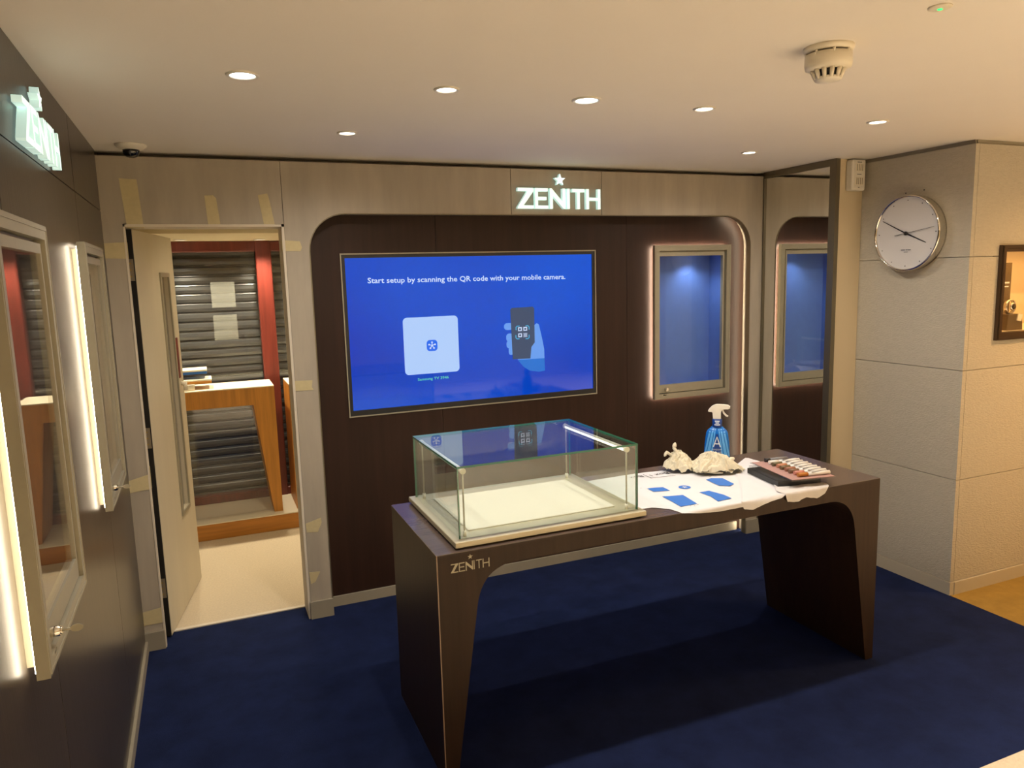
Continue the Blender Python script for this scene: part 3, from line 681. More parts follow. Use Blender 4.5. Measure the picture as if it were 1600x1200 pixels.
# ================================================================== GLASS CASE
cs = thing('glass_display_case', 'empty glass display case with lit tubes on the dark table', 'display case', (1.11, 2.59, TZ))
MB().bbox(0.746, 1.464, 2.302, 2.874, TZ, TZ+0.007, 0.001, 1).build('plinth', 'base_metal', cs)
MB().bbox(0.728, 1.482, 2.284, 2.890, TZ+0.006, TZ+0.026, 0.003, 2).build('base', 'base_metal', cs)
MB().bbox(0.808, 1.402, 2.380, 2.800, TZ+0.0255, TZ+0.031, 0.002, 1).build('pad', 'pad', cs)
gx0, gx1, gy0, gy1, gz0, gz1 = 0.752, 1.462, 2.312, 2.872, TZ+0.0255, 1.1135
def pane(x0, x1, y0, y1, z0, z1, thin):
    mb = MB(); mb.box(x0, x1, y0, y1, z0, z1)
    flat = {'z': (0, 1), 'y': (2, 4), 'x': (3, 5)}[thin]
    mb.m = [0 if i in flat else 1 for i in range(6)]
    return mb.build('glass_pane', ['glass_tint', 'green_edge'], cs)
gt = 0.007
pane(gx0, gx1, gy0, gy1, gz1-gt, gz1, 'z')
pane(gx0, gx1, gy0, gy0+gt, gz0, gz1-gt-0.0004, 'y'); pane(gx0, gx1, gy1-gt, gy1, gz0, gz1-gt-0.0004, 'y')
pane(gx0, gx0+gt, gy0+gt+0.0004, gy1-gt-0.0004, gz0, gz1-gt-0.0004, 'x'); pane(gx1-gt, gx1, gy0+gt+0.0004, gy1-gt-0.0004, gz0, gz1-gt-0.0004, 'x')
for x, sgn in ((0.780, 1), (1.428, -1)):
    tz = 1.090; ya, yb = 2.335, 2.842
    tu = MB().tube((x, ya, tz), (x, yb, tz), 0.0085, 18).tube((x, ya-0.004, tz), (x, ya+0.008, tz), 0.0105, 18).tube((x, yb-0.008, tz), (x, yb+0.004, tz), 0.0105, 18).build('light_tube', 'white_plastic', cs)
    # light slot on the inner upper-lower side of the tube
    pts = []
    for yy in (ya+0.012, yb-0.012):
        for k in range(7):
            a_ = math.radians(-100+20*k) if sgn > 0 else math.radians(-80-20*k)
            pts.append((x+0.0092*math.cos(a_), yy, tz+0.0092*math.sin(a_)))
    MB().add(pts, [(k, k+1, 7+k+1, 7+k) for k in range(6)], 0, True).build('diffuser', 'led_case', tu)
    for yy in (ya+0.004, yb-0.004):
        ps = MB().tube((x, yy, TZ+0.026), (x, yy, tz), 0.0032, 12).build('post', 'frame_metal', cs)
        MB().tube((x, yy, TZ+0.0255), (x, yy, TZ+0.046), 0.0065, 14).build('post_foot', 'white_plastic', ps)

# ================================================================== PAPER SHEETS
def sheet(name, front, back, label, nu, nv, m, seed, amp=0.0012, zb=0.0, lift=None):
    """front/back: polylines (x,y) left to right in plan; y in front of the table edge hangs down over it"""
    def interp(pl, s):
        L = [0]
        for a, b in zip(pl, pl[1:]): L.append(L[-1] + math.dist(a, b))
        d = s*L[-1]
        for i in range(len(pl)-1):
            if d <= L[i+1] + 1e-9:
                t = (d-L[i])/max(1e-9, L[i+1]-L[i]); return (pl[i][0]+(pl[i+1][0]-pl[i][0])*t, pl[i][1]+(pl[i+1][1]-pl[i][1])*t)
        return pl[-1]
    pts = []
    for j in range(nv):
        t = j/(nv-1)
        for i in range(nu):
            s = i/(nu-1); a = interp(front, s); b = interp(back, s)
            x = a[0]+(b[0]-a[0])*t; y = a[1]+(b[1]-a[1])*t
            z = TZ + 0.0016 + zb + max(0.0, amp*(noise.noise(Vector((x*14, y*14, seed)))*1.2+0.55) + amp*0.6*noise.noise(Vector((x*45, y*45, seed+3))))
            if lift: z += lift(x, y)
            e = TY0 - 0.003
            if y < e:
                over = e-y; r = 0.004; ang_ = min(over/r, 1.45)
                y2 = e - r*math.sin(ang_); dz = r*(1-math.cos(ang_)) + max(0, over-r*1.45)*1.0
                y2 -= max(0, over-r*1.45)*(0.12 + 0.25*noise.noise(Vector((x*18, seed, 0.3)))**2) 
                z = z - dz; y = y2
            pts.append((x, y, z))
    mb = MB().grid(pts, nu, nv)
    o = mb.build(name, m); tag(o, label, 'paper')
    return o
def dropxy(px_list): return px_list
# hanging depth along the front edge: y below TY0 means that much hangs down
A = sheet('paper_sheet',
      [(1.500, 2.812), (1.492, 2.62), (1.488, 2.453), (1.512, 2.376), (1.566, 2.368), (1.613, 2.322), (1.625, 2.262), (1.70, 2.250), (1.80, 2.243), (1.915, 2.244)],
      [(1.503, 2.818), (1.64, 2.822), (1.787, 2.825), (1.97, 2.805), (2.12, 2.785), (2.246, 2.70), (2.150, 2.52), (2.06, 2.38), (1.985, 2.31), (1.918, 2.246)],
      'large white printed sheet with blue shapes beside the glass case', 70, 34, 'white_paper', 1.0, amp=0.0007)
sheet('paper_sheet',
      [(1.905, 2.262), (1.915, 2.232), (1.960, 2.225), (2.03, 2.240), (2.11, 2.250), (2.150, 2.275)],
      [(1.93, 2.285), (2.04, 2.42), (2.22, 2.70), (2.395, 2.815), (2.40, 2.72), (2.30, 2.45)],
      'smaller crinkled white sheet between printed sheet and marker pens', 40, 30, 'white_paper', 5.0, amp=0.0022, zb=0.0016)
sheet('tissue_paper',
      [(2.118, 2.300), (2.135, 2.228), (2.19, 2.222), (2.235, 2.234), (2.29, 2.222), (2.335, 2.236), (2.365, 2.268)],
      [(2.150, 2.345), (2.175, 2.385), (2.235, 2.395), (2.29, 2.390), (2.34, 2.365), (2.37, 2.330), (2.385, 2.300)],
      'creased translucent white tissue hanging over the table edge under the markers', 40, 24, 'tissue', 9.0, amp=0.0045, zb=0.003)
def printed(polys, m, name, zo=0.0042):
    for p in polys: MB().prism(p, 'z', TZ+zo-0.0003, TZ+zo).build(name, m, A)
printed([[(1.676, 2.469), (1.700, 2.460), (1.762, 2.447), (1.748, 2.362), (1.742, 2.325), (1.663, 2.323), (1.672, 2.40)],
         [(1.843, 2.446), (1.891, 2.446), (1.908, 2.372), (1.905, 2.319), (1.832, 2.312), (1.848, 2.38)],
         [(1.984, 2.587), (2.017, 2.596), (2.062, 2.572), (2.047, 2.478), (2.012, 2.462), (1.975, 2.486)],
         [(1.686, 2.594), (1.720, 2.590), (1.755, 2.577), (1.751, 2.522), (1.683, 2.542)],
         circ(1.834, 2.536, 0.0255, 24)], 'print_blue', 'blue_print')
printed([[(1.834+0.9*0.052*p[0], 2.536+0.9*0.052*p[1]) for p in STAR]], 'white_paper', 'star_print', 0.0046)
put_text('handwritten_note', 'Box 1', 0.052, lambda a, b: (1.905-a, 2.742-b*0.8+0.03, TZ+0.0042), 'ink', A, width=0.094)
put_text('handwritten_note', 'Box', 0.052, lambda a, b: (1.775-a, 2.752-b*0.8+0.03, TZ+0.0042), 'ink', A, width=0.066)
printed([[(1.786, 2.722), (1.910, 2.708), (1.910, 2.711), (1.786, 2.725)], [(1.790, 2.722), (1.793, 2.722), (1.793, 2.79), (1.790, 2.79)]], 'ink', 'ruled_line')
dots = []
for x, y in ((1.700, 2.312), (1.716, 2.308), (1.738, 2.315), (1.69, 2.40), (1.665, 2.61), (1.755, 2.42), (2.03, 2.62)): dots.append(circ(x, y, 0.0022, 6))
printed(dots, 'ink', 'ink_speck')

# ================================================================== SPRAY BOTTLE
bt = thing('spray_bottle', 'blue window cleaner spray bottle with a white trigger head', 'spray bottle', (2.208, 2.800, TZ))
bt.rotation_euler = (0, 0, math.atan2(-2.2, 2.8)*1.0)
ORIG['spray_bottle'] = Vector((0, 0, 0))
BP = [(0.0, 0.0), (0.052, 0.0), (0.059, 0.006), (0.0595, 0.05), (0.057, 0.095), (0.053, 0.130), (0.0495, 0.152), (0.044, 0.163), (0.026, 0.180), (0.0205, 0.186)]
BSY = 0.55
MB().lathe(BP, (0, 0, 0), 'z', 40, sy=BSY).build('bottle_body', 'blue_bottle', bt)
def brad(z):
    for (r0, z0), (r1, z1) in zip(BP[1:], BP[2:]):
        if z0 <= z <= z1 and z1 > z0: return r0+(r1-r0)*(z-z0)/(z1-z0)
    return 0.02
def bpatch(name, quad, m, off=0.0006, nu=7, nv=7):
    """quad: 4 (x,z) corners mapped onto the bottle's front"""
    mb = MB(); pts = []
    (a, b, c, d) = [Vector(q) for q in quad]
    for j in range(nv):
        t = j/(nv-1)
        for i in range(nu):
            s = i/(nu-1); p = (a*(1-s)+b*s)*(1-t) + (d*(1-s)+c*s)*t
            r = brad(p.y); x = max(-r*0.985, min(r*0.985, p.x)); y = -BSY*math.sqrt(max(0, r*r-x*x)) - off
            pts.append((x, y, p.y))
    mb.grid(pts, nu, nv); return mb
lb = MB()
for k, (xt, xb, wt, wbt) in enumerate(((-0.030, -0.056, 0.004, 0.004), (-0.018, -0.042, 0.0035, 0.0075), (-0.008, -0.027, 0.002, 0.004), (0.008, 0.027, 0.002, 0.004), (0.018, 0.042, 0.0035, 0.0075), (0.030, 0.056, 0.004, 0.004))):
    q = bpatch('', [(xb-wbt, 0.040), (xb+wbt, 0.040), (xt+wt, 0.172), (xt-wt, 0.172)], 'bottle_stripe', 0.0005, 4, 12)
    lb.add(q.v, q.f, 0, True)
lb.build('light_stripes', 'bottle_stripe', bt)
q = bpatch('', [(-0.024, 0.034), (0.024, 0.034), (0.004, 0.150), (-0.004, 0.150)], 'x', 0.0009, 8, 12); q.build('label_field', 'blue_bottle_dark', bt)
lw = MB()
for quad in ([(-0.0185, 0.088), (-0.0135, 0.088), (0.0015, 0.137), (-0.0015, 0.137)], [(0.0135, 0.088), (0.0185, 0.088), (0.0015, 0.137), (-0.0015, 0.137)], [(-0.011, 0.101), (0.011, 0.101), (0.0095, 0.106), (-0.0095, 0.106)]):
    q = bpatch('', quad, 'x', 0.0014, 3, 5); lw.add(q.v, q.f, 0, True)
lw.build('letter_mark', 'label_white', bt)
def btext(s, size, wdt, z, nm):
    def fn(a, b):
        x = a - wdt/2; r = brad(z+b); return (x, -BSY*math.sqrt(max(0, r*r-x*x)) - 0.0014, z+b)
    put_text(nm, s, size, fn, 'label_white', bt, width=wdt)
btext('WINDOW', 0.011, 0.044, 0.072, 'label_text'); btext('& GLASS', 0.011, 0.044, 0.059, 'label_text'); btext('CLEANER', 0.011, 0.044, 0.046, 'label_text')
bpatch('', [(0.012, 0.030), (0.050, 0.026), (0.044, 0.050), (0.012, 0.042)], 'x', 0.0012, 6, 4).build('red_flash', 'label_red', bt)
nk = MB().lathe([(0.0215, 0.180), (0.0225, 0.184), (0.0225, 0.216), (0.021, 0.217)], (0, 0, 0), 'z', 28).build('neck_collar', 'blue_bottle_dark', bt)
for z, wd in ((0.207, 0.022), (0.199, 0.016), (0.190, 0.026)):   # three short lines, too small to read
    pts = [(-wd/2+wd*i/8, -math.sqrt(0.0229**2-(-wd/2+wd*i/8)**2), z+dz) for dz in (0.0, 0.005) for i in range(9)]
    MB().grid(pts, 9, 2).build('collar_line', 'label_white', nk)
# white trigger head: side outline extruded with thickness, lever separate
hd = [(-0.019, 0.216), (0.017, 0.216), (0.0165, 0.250), (0.022, 0.262), (0.034, 0.264), (0.052, 0.264), (0.053, 0.283), (0.030, 0.286), (-0.004, 0.287), (-0.022, 0.280), (-0.036, 0.266), (-0.043, 0.254), (-0.040, 0.251), (-0.022, 0.250)]
bm = bmesh.new(); fv = [bm.verts.new((x, -0.011, z)) for x, z in hd]; fc = bm.faces.new(fv)
ex = bmesh.ops.extrude_face_region(bm, geom=[fc]); bmesh.ops.translate(bm, verts=[v for v in ex['geom'] if isinstance(v, bmesh.types.BMVert)], vec=(0, 0.022, 0))
bmesh.ops.bevel(bm, geom=[e for e in bm.edges], offset=0.003, segments=2, affect='EDGES', clamp_overlap=True); bm.verts.index_update()
MB().add([v.co[:] for v in bm.verts], [tuple(v.index for v in f.verts) for f in bm.faces]).build('trigger_head', 'white_plastic', bt); bm.free()
MB().prism([(0.020, 0.262), (0.026, 0.262), (0.034, 0.246), (0.044, 0.236), (0.050, 0.233), (0.048, 0.228), (0.038, 0.231), (0.027, 0.243)], 'y', -0.006, 0.006).build('trigger_lever', 'white_plastic', bt)
MB().tube((0.052, 0, 0.2735), (0.058, 0, 0.2735), 0.007, 14).build('nozzle', 'white_plastic', bt)

# ================================================================== CRUMPLED GLOVES
def crumple(name, cx, cy, rx, ry, h, seed, rot, fingers, label):
    t = thing(name, label, 'glove', (cx, cy, TZ+0.004), 'crumpled cotton gloves on the printed sheet')
    mb = MB(); n = 60
    for layer in range(3):
        lr = rot + (0.0, 0.7, -0.6)[layer]; k1 = (1.0, 0.88, 0.76)[layer]; c, s = math.cos(lr), math.sin(lr); sd = seed + 3.7*layer
        base = h*(0.0, 0.16, 0.32)[layer]; pts = []
        for j in range(n):
            for i in range(n):
                # square mapped to a disc with a wavy rim
                u, v = -1+2*i/(n-1), -1+2*j/(n-1); m_ = max(abs(u), abs(v)); l_ = math.hypot(u, v) or 1.0
                u, v = u*m_/l_, v*m_/l_; rr = math.hypot(u, v); an = math.atan2(v, u)
                rim = 1 + 0.20*noise.noise(Vector((math.cos(an)*1.6, math.sin(an)*1.6, sd)))
                q = Vector((u*2.0+v*0.9, v*4.2-u*1.1, sd)); q2 = Vector((u*5.5-v*3.0, v*7.0+u*2.0, sd+9))
                r1 = 1-2.2*abs(noise.noise(q)); r2 = 1-2.2*abs(noise.noise(q2))
                dv = noise.noise_vector(Vector((u*2.6, v*2.6, sd+5)))
                x = u*rx*k1*rim + dv.x*rx*0.16; y = v*ry*k1*rim + dv.y*ry*0.16
                dome = max(0.0, 1-rr*rr*0.95)
                z = base*(1-0.75*rr**3) + h*(0.46*dome**0.45 + (0.32*r1 + 0.13*r2)*(0.40+0.60*dome)) + h*0.10*dv.z
                pts.append((cx+x*c-y*s, cy+x*s+y*c, TZ+0.004+max(0.0012*(layer+1), z)))
        mb.grid(pts, n, n)
    body = mb.build('glove_body', 'glove', t)
    for path, r in fingers:
        pl = [Vector(p) for p in path]; sm = []
        for k in range(len(pl)-1):
            for q in range(5): sm.append(pl[k].lerp(pl[k+1], q/5))
        sm.append(pl[-1]); n = 12; vs = []
        for k, p in enumerate(sm):
            d = (sm[min(k+1, len(sm)-1)]-sm[max(k-1, 0)]).normalized(); a = d.cross(Vector((0, 0, 1))).normalized(); b = d.cross(a)
            rr = r*(1.0 if k < len(sm)-3 else (0.9, 0.66, 0.25)[k-len(sm)+3])
            for q in range(n):
                an = 2*PI*q/n; w_ = rr*(1+0.22*noise.noise(Vector((p.x*90+seed, math.cos(an)*2, math.sin(an)*2+p.y*90))))
                vs.append(p + a*(w_*math.cos(an)) + b*(w_*0.75*math.sin(an)))
        m2 = MB().add(vs, [(k*n+q, k*n+(q+1) % n, (k+1)*n+(q+1) % n, (k+1)*n+q) for k in range(len(sm)-1) for q in range(n)], 0, True)
        m2.add(vs[-n:], [tuple(range(n))], 0, True); m2.add(vs[:n], [tuple(range(n-1, -1, -1))], 0, True)
        m2.build('glove_finger', 'glove', t)
    return t, body
z0 = TZ+0.004
g1, g1b = crumple('cotton_glove', 1.972, 2.772, 0.076, 0.060, 0.082, 3.1, -0.5,
    [([(1.975, 2.77, z0+0.06), (1.955, 2.785, z0+0.105), (1.965, 2.79, z0+0.128)], 0.010), ([(1.96, 2.78, z0+0.06), (1.925, 2.80, z0+0.085), (1.912, 2.80, z0+0.066)], 0.009)],
    'crumpled cream cotton glove bunched up with loose fingertips sticking up')
g2, g2b = crumple('cotton_glove', 2.098, 2.684, 0.122, 0.078, 0.080, 8.4, -0.55,
    [([(2.15, 2.67, z0+0.02), (2.195, 2.645, z0+0.012), (2.222, 2.615, z0+0.009)], 0.011), ([(2.16, 2.69, z0+0.04), (2.205, 2.70, z0+0.036), (2.232, 2.705, z0+0.042)], 0.012),
     ([(2.02, 2.66, z0+0.02), (2.055, 2.635, z0+0.014), (2.095, 2.612, z0+0.010)], 0.010)],
    'larger crumpled cream cotton glove lying open in front of the spray bottle')
MB().prism([(2.118, 2.600), (2.140, 2.592), (2.145, 2.606), (2.124, 2.614)], 'z', z0+0.022, z0+0.024).build('printed_tag', 'ink', g2)

# ================================================================== MARKERS
bx_ = thing('marker_case', 'black plastic case with a clear lid under the marker pens', 'case', (2.29, 2.43, TZ+0.004))
rot = math.atan2(-0.025, 0.147)
def rt(x, y, cx=2.30, cy=2.43): 
    c, s = math.cos(rot), math.sin(rot); return (cx+(x-cx)*c-(y-cy)*s, cy+(x-cx)*s+(y-cy)*c)
def rbox(mb, x0, x1, y0, y1, z0_, z1_):
    p = [rt(x0, y0), rt(x1, y0), rt(x1, y1), rt(x0, y1)]; return mb.prism(p, 'z', z0_, z1_)
zc = TZ+0.0075
rbox(MB(), 2.182, 2.385, 2.325, 2.565, zc, zc+0.022).build('case_tray', 'black_plastic', bx_)
rbox(MB(), 2.186, 2.262, 2.331, 2.560, zc+0.022, zc+0.034).build('clear_lid', 'clear_plastic', bx_)
rbox(MB(), 2.262, 2.380, 2.331, 2.560, zc+0.022, zc+0.030).build('inner_tray', 'black_plastic', bx_)
cd = thing('marker_card', 'pink card blister tray carrying a row of marker pens', 'tray', (2.32, 2.44, zc+0.034))
rbox(MB(), 2.225, 2.425, 2.290, 2.600, zc+0.0335, zc+0.0355).build('card', 'card_pink', cd)
rbox(MB(), 2.218, 2.432, 2.284, 2.606, zc+0.0305, zc+0.0335).build('clear_blister', 'clear_plastic', cd)
caps = [0, 1, 2, 3, 4, 5, 6, 7]
words = ['front-most marker pen with an ochre cap on the pink card', 'marker pen with a pink cap next to the ochre one', 'marker pen with a dark brown cap on the pink card', 'marker pen with a russet brown cap on the pink card',
         'marker pen with an olive brown cap on the pink card', 'marker pen with a salmon cap on the pink card', 'marker pen with a moss green cap on the pink card', 'all white marker pen at the end of the row on the pink card']
zp = zc+0.0355+0.0088
for i in range(8):
    yy = 2.322 + i*0.0315; xs_ = 2.272 + (0.004*(i % 2)) ; 
    p0 = rt(xs_, yy); p1 = rt(xs_+0.045, yy); p2 = rt(xs_+0.150, yy)
    t = thing('marker_pen', words[i], 'marker pen', ((p0[0]+p2[0])/2, (p0[1]+p2[1])/2, zp-0.0088), 'marker pens on the pink card')
    MB().tube((*p1, zp), (*p2, zp), 0.0086, 16).build('barrel', 'pen_white', t)
    MB().tube((*p0, zp), (*p1, zp), 0.0088, 16).build('cap', 'pen_cap_%d' % caps[i], t)
    q1, q2 = rt(xs_+0.060, yy), rt(xs_+0.140, yy)
    MB().box(min(q1[0], q2[0]), max(q1[0], q2[0]), (q1[1]+q2[1])/2-0.0022, (q1[1]+q2[1])/2+0.0022, zp+0.0080, zp+0.0090).build('printed_stripe', 'pen_grey', t)
yy = 2.585
p0, p1, p2 = rt(2.282, yy), rt(2.305, yy), rt(2.392, yy)
t = thing('marker_pen', 'grey marker pen with a black cap behind the white-barrelled ones', 'marker pen', ((p0[0]+p2[0])/2, yy, zp-0.0088), 'marker pens on the pink card')
MB().tube((*p1, zp), (*p2, zp), 0.0086, 16).build('barrel', 'pen_grey', t); MB().tube((*p0, zp), (*p1, zp), 0.0090, 16).build('cap', 'black_plastic', t)

# ================================================================== MIRROR
mr = thing('wall_mirror', 'tall full height mirror in a bronze frame in the corner', 'mirror', (XR, 3.5, 0))
y0, y1 = 3.215, 3.796
mb = MB().box(XR-0.012, XR+0.018, y0, y0+0.046, 0, ZC-0.001).box(XR-0.012, XR+0.018, y1-0.008, y1, 0, ZC-0.001).box(XR-0.012, XR+0.018, y0+0.046, y1-0.008, ZC-0.038, ZC-0.001)
mb.build('frame', 'bronze', mr)
MB().box(XR-0.002, XR+0.016, y0+0.046, y1-0.008, 0.0, ZC-0.038).build('mirror_pane', 'mirror', mr)

# ================================================================== CLOCK
ck = thing('wall_clock', 'round white wall clock with thin black hands on the woven wall', 'clock', (3.549, 2.888, 1.910))
CY, CZ = 2.888, 1.910
MB().lathe([(0.150, 0.0), (0.194, -0.0005), (0.198, -0.004), (0.199, -0.034), (0.199, -0.050)], (3.549, CY, CZ), 'x', 64, caps=False).build('case', 'chrome', ck)
MB().lathe([(0.199, -0.050), (0.199, -0.058), (0.195, -0.061), (0.190, -0.060), (0.188, -0.050)], (3.549, CY, CZ), 'x', 64, caps=False).build('bezel', 'chrome', ck)
dial = MB().lathe([(0.190, -0.0495), (0.0, -0.0515)], (3.549, CY, CZ), 'x', 64, smooth=False).build('dial', 'clock_face', ck)
def cp(r, u, x): return (x, CY-r, CZ+u)
def hand(name, angd, ln, tail, w0, w1, x):
    a = math.radians(angd); d = Vector((math.sin(a), math.cos(a))); n = Vector((d.y, -d.x))
    q = [-d*tail-n*w0, d*ln-n*w1, d*ln+n*w1, -d*tail+n*w0]
    mb = MB(); vs = [cp(p.x, p.y, x) for p in q] + [cp(p.x, p.y, x-0.0015) for p in q]
    mb.add(vs, [(0, 1, 2, 3), (7, 6, 5, 4), (0, 4, 5, 1), (1, 5, 6, 2), (2, 6, 7, 3), (3, 7, 4, 0)]); mb.build(name, 'clock_ink', ck)
hand('hour_hand', 113.8, 0.131, 0.0, 0.0042, 0.0018, 3.4955); hand('minute_hand', 296.3, 0.163, 0.0, 0.0036, 0.0014, 3.4935); hand('second_hand', 81.6, 0.168, 0.068, 0.0013, 0.0008, 3.4915)
MB().lathe([(0.010, 0.0), (0.010, -0.009), (0.0, -0.010)], (3.4975, CY, CZ), 'x', 20).build('hub', 'clock_ink', ck)
for k in range(12):
    a = math.radians(30*k); MB().lathe([(0.0028, 0.0), (0.0028, -0.0012), (0, -0.0013)], (3.4988, CY-0.172*math.sin(a), CZ+0.172*math.cos(a)), 'x', 8).build('hour_dot', 'clock_ink', dial)
mb = MB()   # the maker's line, too small to read
for a, b_ in ((-0.028, -0.004), (0.001, 0.010), (0.0125, 0.031)): mb.box(3.4965, 3.4977, CY-b_, CY-a, CZ-0.0895, CZ-0.0845)
mb.box(3.4965, 3.4977, CY-0.014, CY+0.010, CZ-0.100, CZ-0.097)
mb.build('maker_lines', 'pen_grey', dial)
# screw holes above the clock
for yy, zz in ((2.945, 2.125), (2.835, 2.130)):
    tag(MB().tube((3.5495, yy, zz), (3.547, yy, zz), 0.0035, 10).build('wall_screw', 'clock_ink'), 'tiny dark screw in the woven wall above the clock', 'screw', 'screws above the clock')

# ================================================================== MOTION SENSOR
ps = thing('motion_sensor', 'white slotted motion sensor on the cream wall end beside the mirror', 'sensor', (3.468, 3.235, 2.165))
MB().bbox(3.418, 3.520, 3.185, 3.236, 2.165, 2.336, 0.012, 3).build('housing', 'white_plastic', ps)
for z in (2.195, 2.270):
    MB().bbox(3.440, 3.498, 3.182, 3.190, z, z+0.042, 0.002, 1).build('lens_window', 'cream_plastic', ps)
    for k in range(4): MB().box(3.447+k*0.013, 3.452+k*0.013, 3.1812, 3.183, z+0.003, z+0.039).build('slot', 'greige_trim', ps)
MB().box(3.452, 3.484, 3.1838, 3.186, 2.2525, 2.2555).build('slit', 'ink', ps)
for k in range(3): MB().box(3.453+k*0.011, 3.461+k*0.011, 3.1838, 3.186, 2.318, 2.322).build('indicator', 'ink', ps)
MB().box(3.462, 3.472, 3.1838, 3.186, 2.180, 2.184).build('indicator', 'ink', ps)

# ================================================================== CEILING DEVICES
sm = thing('smoke_detector', 'cream stepped smoke detector hanging from the ceiling', 'smoke detector', (1.655, 1.640, ZC))
c = (1.655, 1.640, ZC)
MB().lathe([(0.066, 0.0), (0.066, -0.006), (0.063, -0.014), (0.056, -0.015)], c, 'z', 40).build('mounting_base', 'cream_plastic', sm)
MB().lathe([(0.040, -0.013), (0.040, -0.023)], c, 'z', 40).build('vent_neck', 'cream_plastic', sm)
MB().lathe([(0.057, -0.0195), (0.061, -0.020), (0.062, -0.046), (0.060, -0.056), (0.052, -0.060), (0.044, -0.061)], c, 'z', 40).build('body', 'cream_plastic', sm)
for k in range(8):
    a = 2*PI*(k+0.3)/8; px, py = c[0]+0.0575*math.cos(a), c[1]+0.0575*math.sin(a)
    MB().tube((px, py, ZC-0.012), (px, py, ZC-0.026), 0.004, 8).build('spacer', 'cream_plastic', sm)
MB().lathe([(0.034, -0.058), (0.032, -0.078), (0.028, -0.082)], c, 'z', 24).build('sensor_chamber', 'black_plastic', sm)
for k in range(12):
    a = 2*PI*k/12; d = Vector((math.cos(a), math.sin(a), 0)); p = Vector(c)
    MB().tube(p+d*0.042+Vector((0, 0, -0.058)), p+d*0.032+Vector((0, 0, -0.084)), 0.0065, 8, 0.005).build('rib', 'cream_plastic', sm)
MB().lathe([(0.036, -0.080), (0.034, -0.088), (0.018, -0.092), (0.0, -0.093)], c, 'z', 32).build('nose_cap', 'white_plastic', sm)
gi = thing('ceiling_indicator', 'small oval ceiling plate with a green light', 'indicator light', (1.664, 1.312, ZC))
c = (1.664, 1.312, ZC)
MB().lathe([(0.026, 0.0), (0.026, -0.003), (0.022, -0.005), (0.0, -0.0055)], c, 'z', 32).build('plate', 'cream_plastic', gi)
MB().lathe([(0.0055, -0.005), (0.0055, -0.007), (0.0, -0.009)], c, 'z', 16).build('lens', 'green_led', gi)
dc = thing('dome_camera', 'small white dome security camera with a dark bubble on the ceiling', 'camera', (-0.215, 3.640, ZC))
c = (-0.215, 3.640, ZC)
MB().lathe([(0.062, 0.0), (0.062, -0.006), (0.056, -0.012), (0.038, -0.022), (0.032, -0.022)], c, 'z', 40).build('housing', 'white_plastic', dc)
dm = MB().lathe([(0.034, -0.020), (0.0335, -0.030), (0.029, -0.042), (0.020, -0.051), (0.009, -0.055), (0.0, -0.0555)], c, 'z', 32).build('bubble', 'dome', dc) if False else None
mat('dome', (14, 13, 14), 0.08, coat=0.5)
dm = MB().lathe([(0.034, -0.020), (0.0335, -0.030), (0.029, -0.042), (0.020, -0.051), (0.009, -0.055), (0.0, -0.0555)], c, 'z', 32).build('bubble', 'dome', dc)

# ================================================================== LIT DISPLAY WINDOW IN THE WARM WALL
dw = thing('display_window', 'dark framed display window glowing amber in the woven wall', 'display window', (4.0, 2.563, DW[2]))
mb = MB()
for a, b_, c_, d in rect_cells(DW[0], DW[1], DW[2], DW[3], [(DW[0]+0.034, DW[1]-0.034, DW[2]+0.038, DW[3]-0.034)]): mb.box(a, b_, 2.545, 2.595, c_, d)
for a, b_, c_, d in rect_cells(DW[0]+0.006, DW[1]-0.006, DW[2]+0.006, DW[3]-0.006, [(DW[0]+0.016, DW[1]-0.016, DW[2]+0.016, DW[3]-0.016)]): mb.box(a, b_, 2.538, 2.546, c_, d)
mb.build('frame', 'window_frame_dark', dw)
MB().box(DW[0]+0.030, DW[1]-0.030, 2.575, 2.580, DW[2]+0.030, DW[3]-0.030).build('glass_pane', 'glass', dw)
ix0, ix1, iz0, iz1 = DW[0]+0.022, DW[1]-0.022, DW[2]+0.022, DW[3]-0.022
MB().box(ix0, ix1, 2.595, 2.90, iz0, iz0+0.012).build('shelf', 'window_pale', dw)
MB().box(ix0-0.01, ix0, 2.592, 2.90, iz0, iz1).box(ix1, ix1+0.01, 2.592, 2.90, iz0, iz1).box(ix0, ix1, 2.592, 2.90, iz1, iz1+0.01).build('side_lining', 'window_lining', dw)
MB().box(ix0-0.01, ix1+0.01, 2.90, 2.91, iz0-0.01, iz1+0.01).build('back_panel', 'window_lining', dw)
MB().box(4.225, 4.275, 2.885, 2.90, iz0+0.012, iz1).build('pale_upright', 'window_pale', dw)
ld = bpy.data.lights.new('display_lamp', 'AREA'); ld.energy = 2.2; ld.color = (1.0, 0.50, 0.14); ld.shape = 'RECTANGLE'; ld.size = 0.70; ld.size_y = 0.05
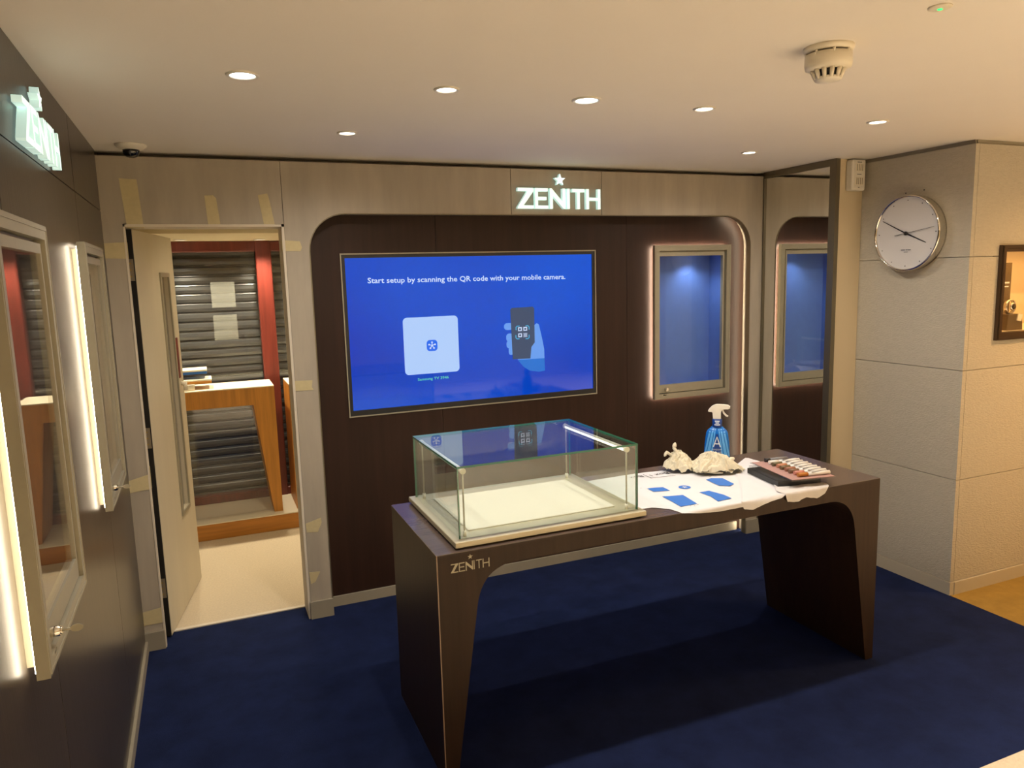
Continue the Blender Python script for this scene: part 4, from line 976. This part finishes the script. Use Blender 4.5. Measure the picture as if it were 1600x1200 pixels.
lo = bpy.data.objects.new('display_lamp', ld); COL.objects.link(lo); lo.parent = dw; lo.location = Vector((4.18, 2.70, iz1-0.006)) - Vector((4.0, 2.563, DW[2]))
zs = iz0+0.012
cdv = thing('show_card', 'tall brown show card standing in the amber display window', 'card', (4.14, 2.82, zs))
# watch on a stand and the tall show card
cdv.location = (4.17, 2.80, zs); ORIG[cdv.name] = Vector((4.17, 2.80, zs))
MB().box(4.115, 4.225, 2.796, 2.803, zs, 1.74).build('card_board', 'brown_card', cdv)
MB().box(4.140, 4.210, 2.7945, 2.7965, 1.625, 1.634).box(4.145, 4.205, 2.7945, 2.7965, 1.605, 1.611).build('printed_lines', 'label_white', cdv)
st = thing('watch_stand', 'brown block stand with a price tag in the display window', 'stand', (4.05, 2.68, zs))
MB().prism([(3.985, zs), (4.115, zs), (4.105, zs+0.085), (3.995, zs+0.085)], 'y', 2.645, 2.715).build('block', 'brown_card', st)
MB().prism([(4.060, zs+0.052), (4.095, zs+0.046), (4.104, zs+0.083), (4.068, zs+0.088)], 'y', 2.640, 2.645).build('price_tag', 'window_pale', st)
wt = thing('wrist_watch', 'steel wrist watch standing on the brown block', 'watch', (4.052, 2.68, zs+0.085))
wc_ = (4.052, 2.68, zs+0.085+0.040)
mb = MB(); n, k = 28, 8; vs = []
for i in range(n):
    a = 2*PI*i/n
    for j in range(k):
        b_ = 2*PI*j/k; r = 0.037+0.004*math.cos(b_); vs.append((wc_[0]+r*math.cos(a), wc_[1]+0.011*math.sin(b_), wc_[2]+r*math.sin(a)))
mb.add(vs, [(i*k+j, ((i+1) % n)*k+j, ((i+1) % n)*k+(j+1) % k, i*k+(j+1) % k) for i in range(n) for j in range(k)], 0, True); mb.build('bracelet', 'chrome', wt)
MB().lathe([(0.021, 0.0), (0.022, -0.004), (0.020, -0.009), (0.0, -0.0095)], (wc_[0]+0.006, wc_[1]-0.010, wc_[2]), 'y', 24).build('case', 'chrome', wt)
MB().lathe([(0.016, -0.0096), (0.0, -0.0100)], (wc_[0]+0.006, wc_[1]-0.010, wc_[2]), 'y', 24).build('dial', 'clock_ink', wt)
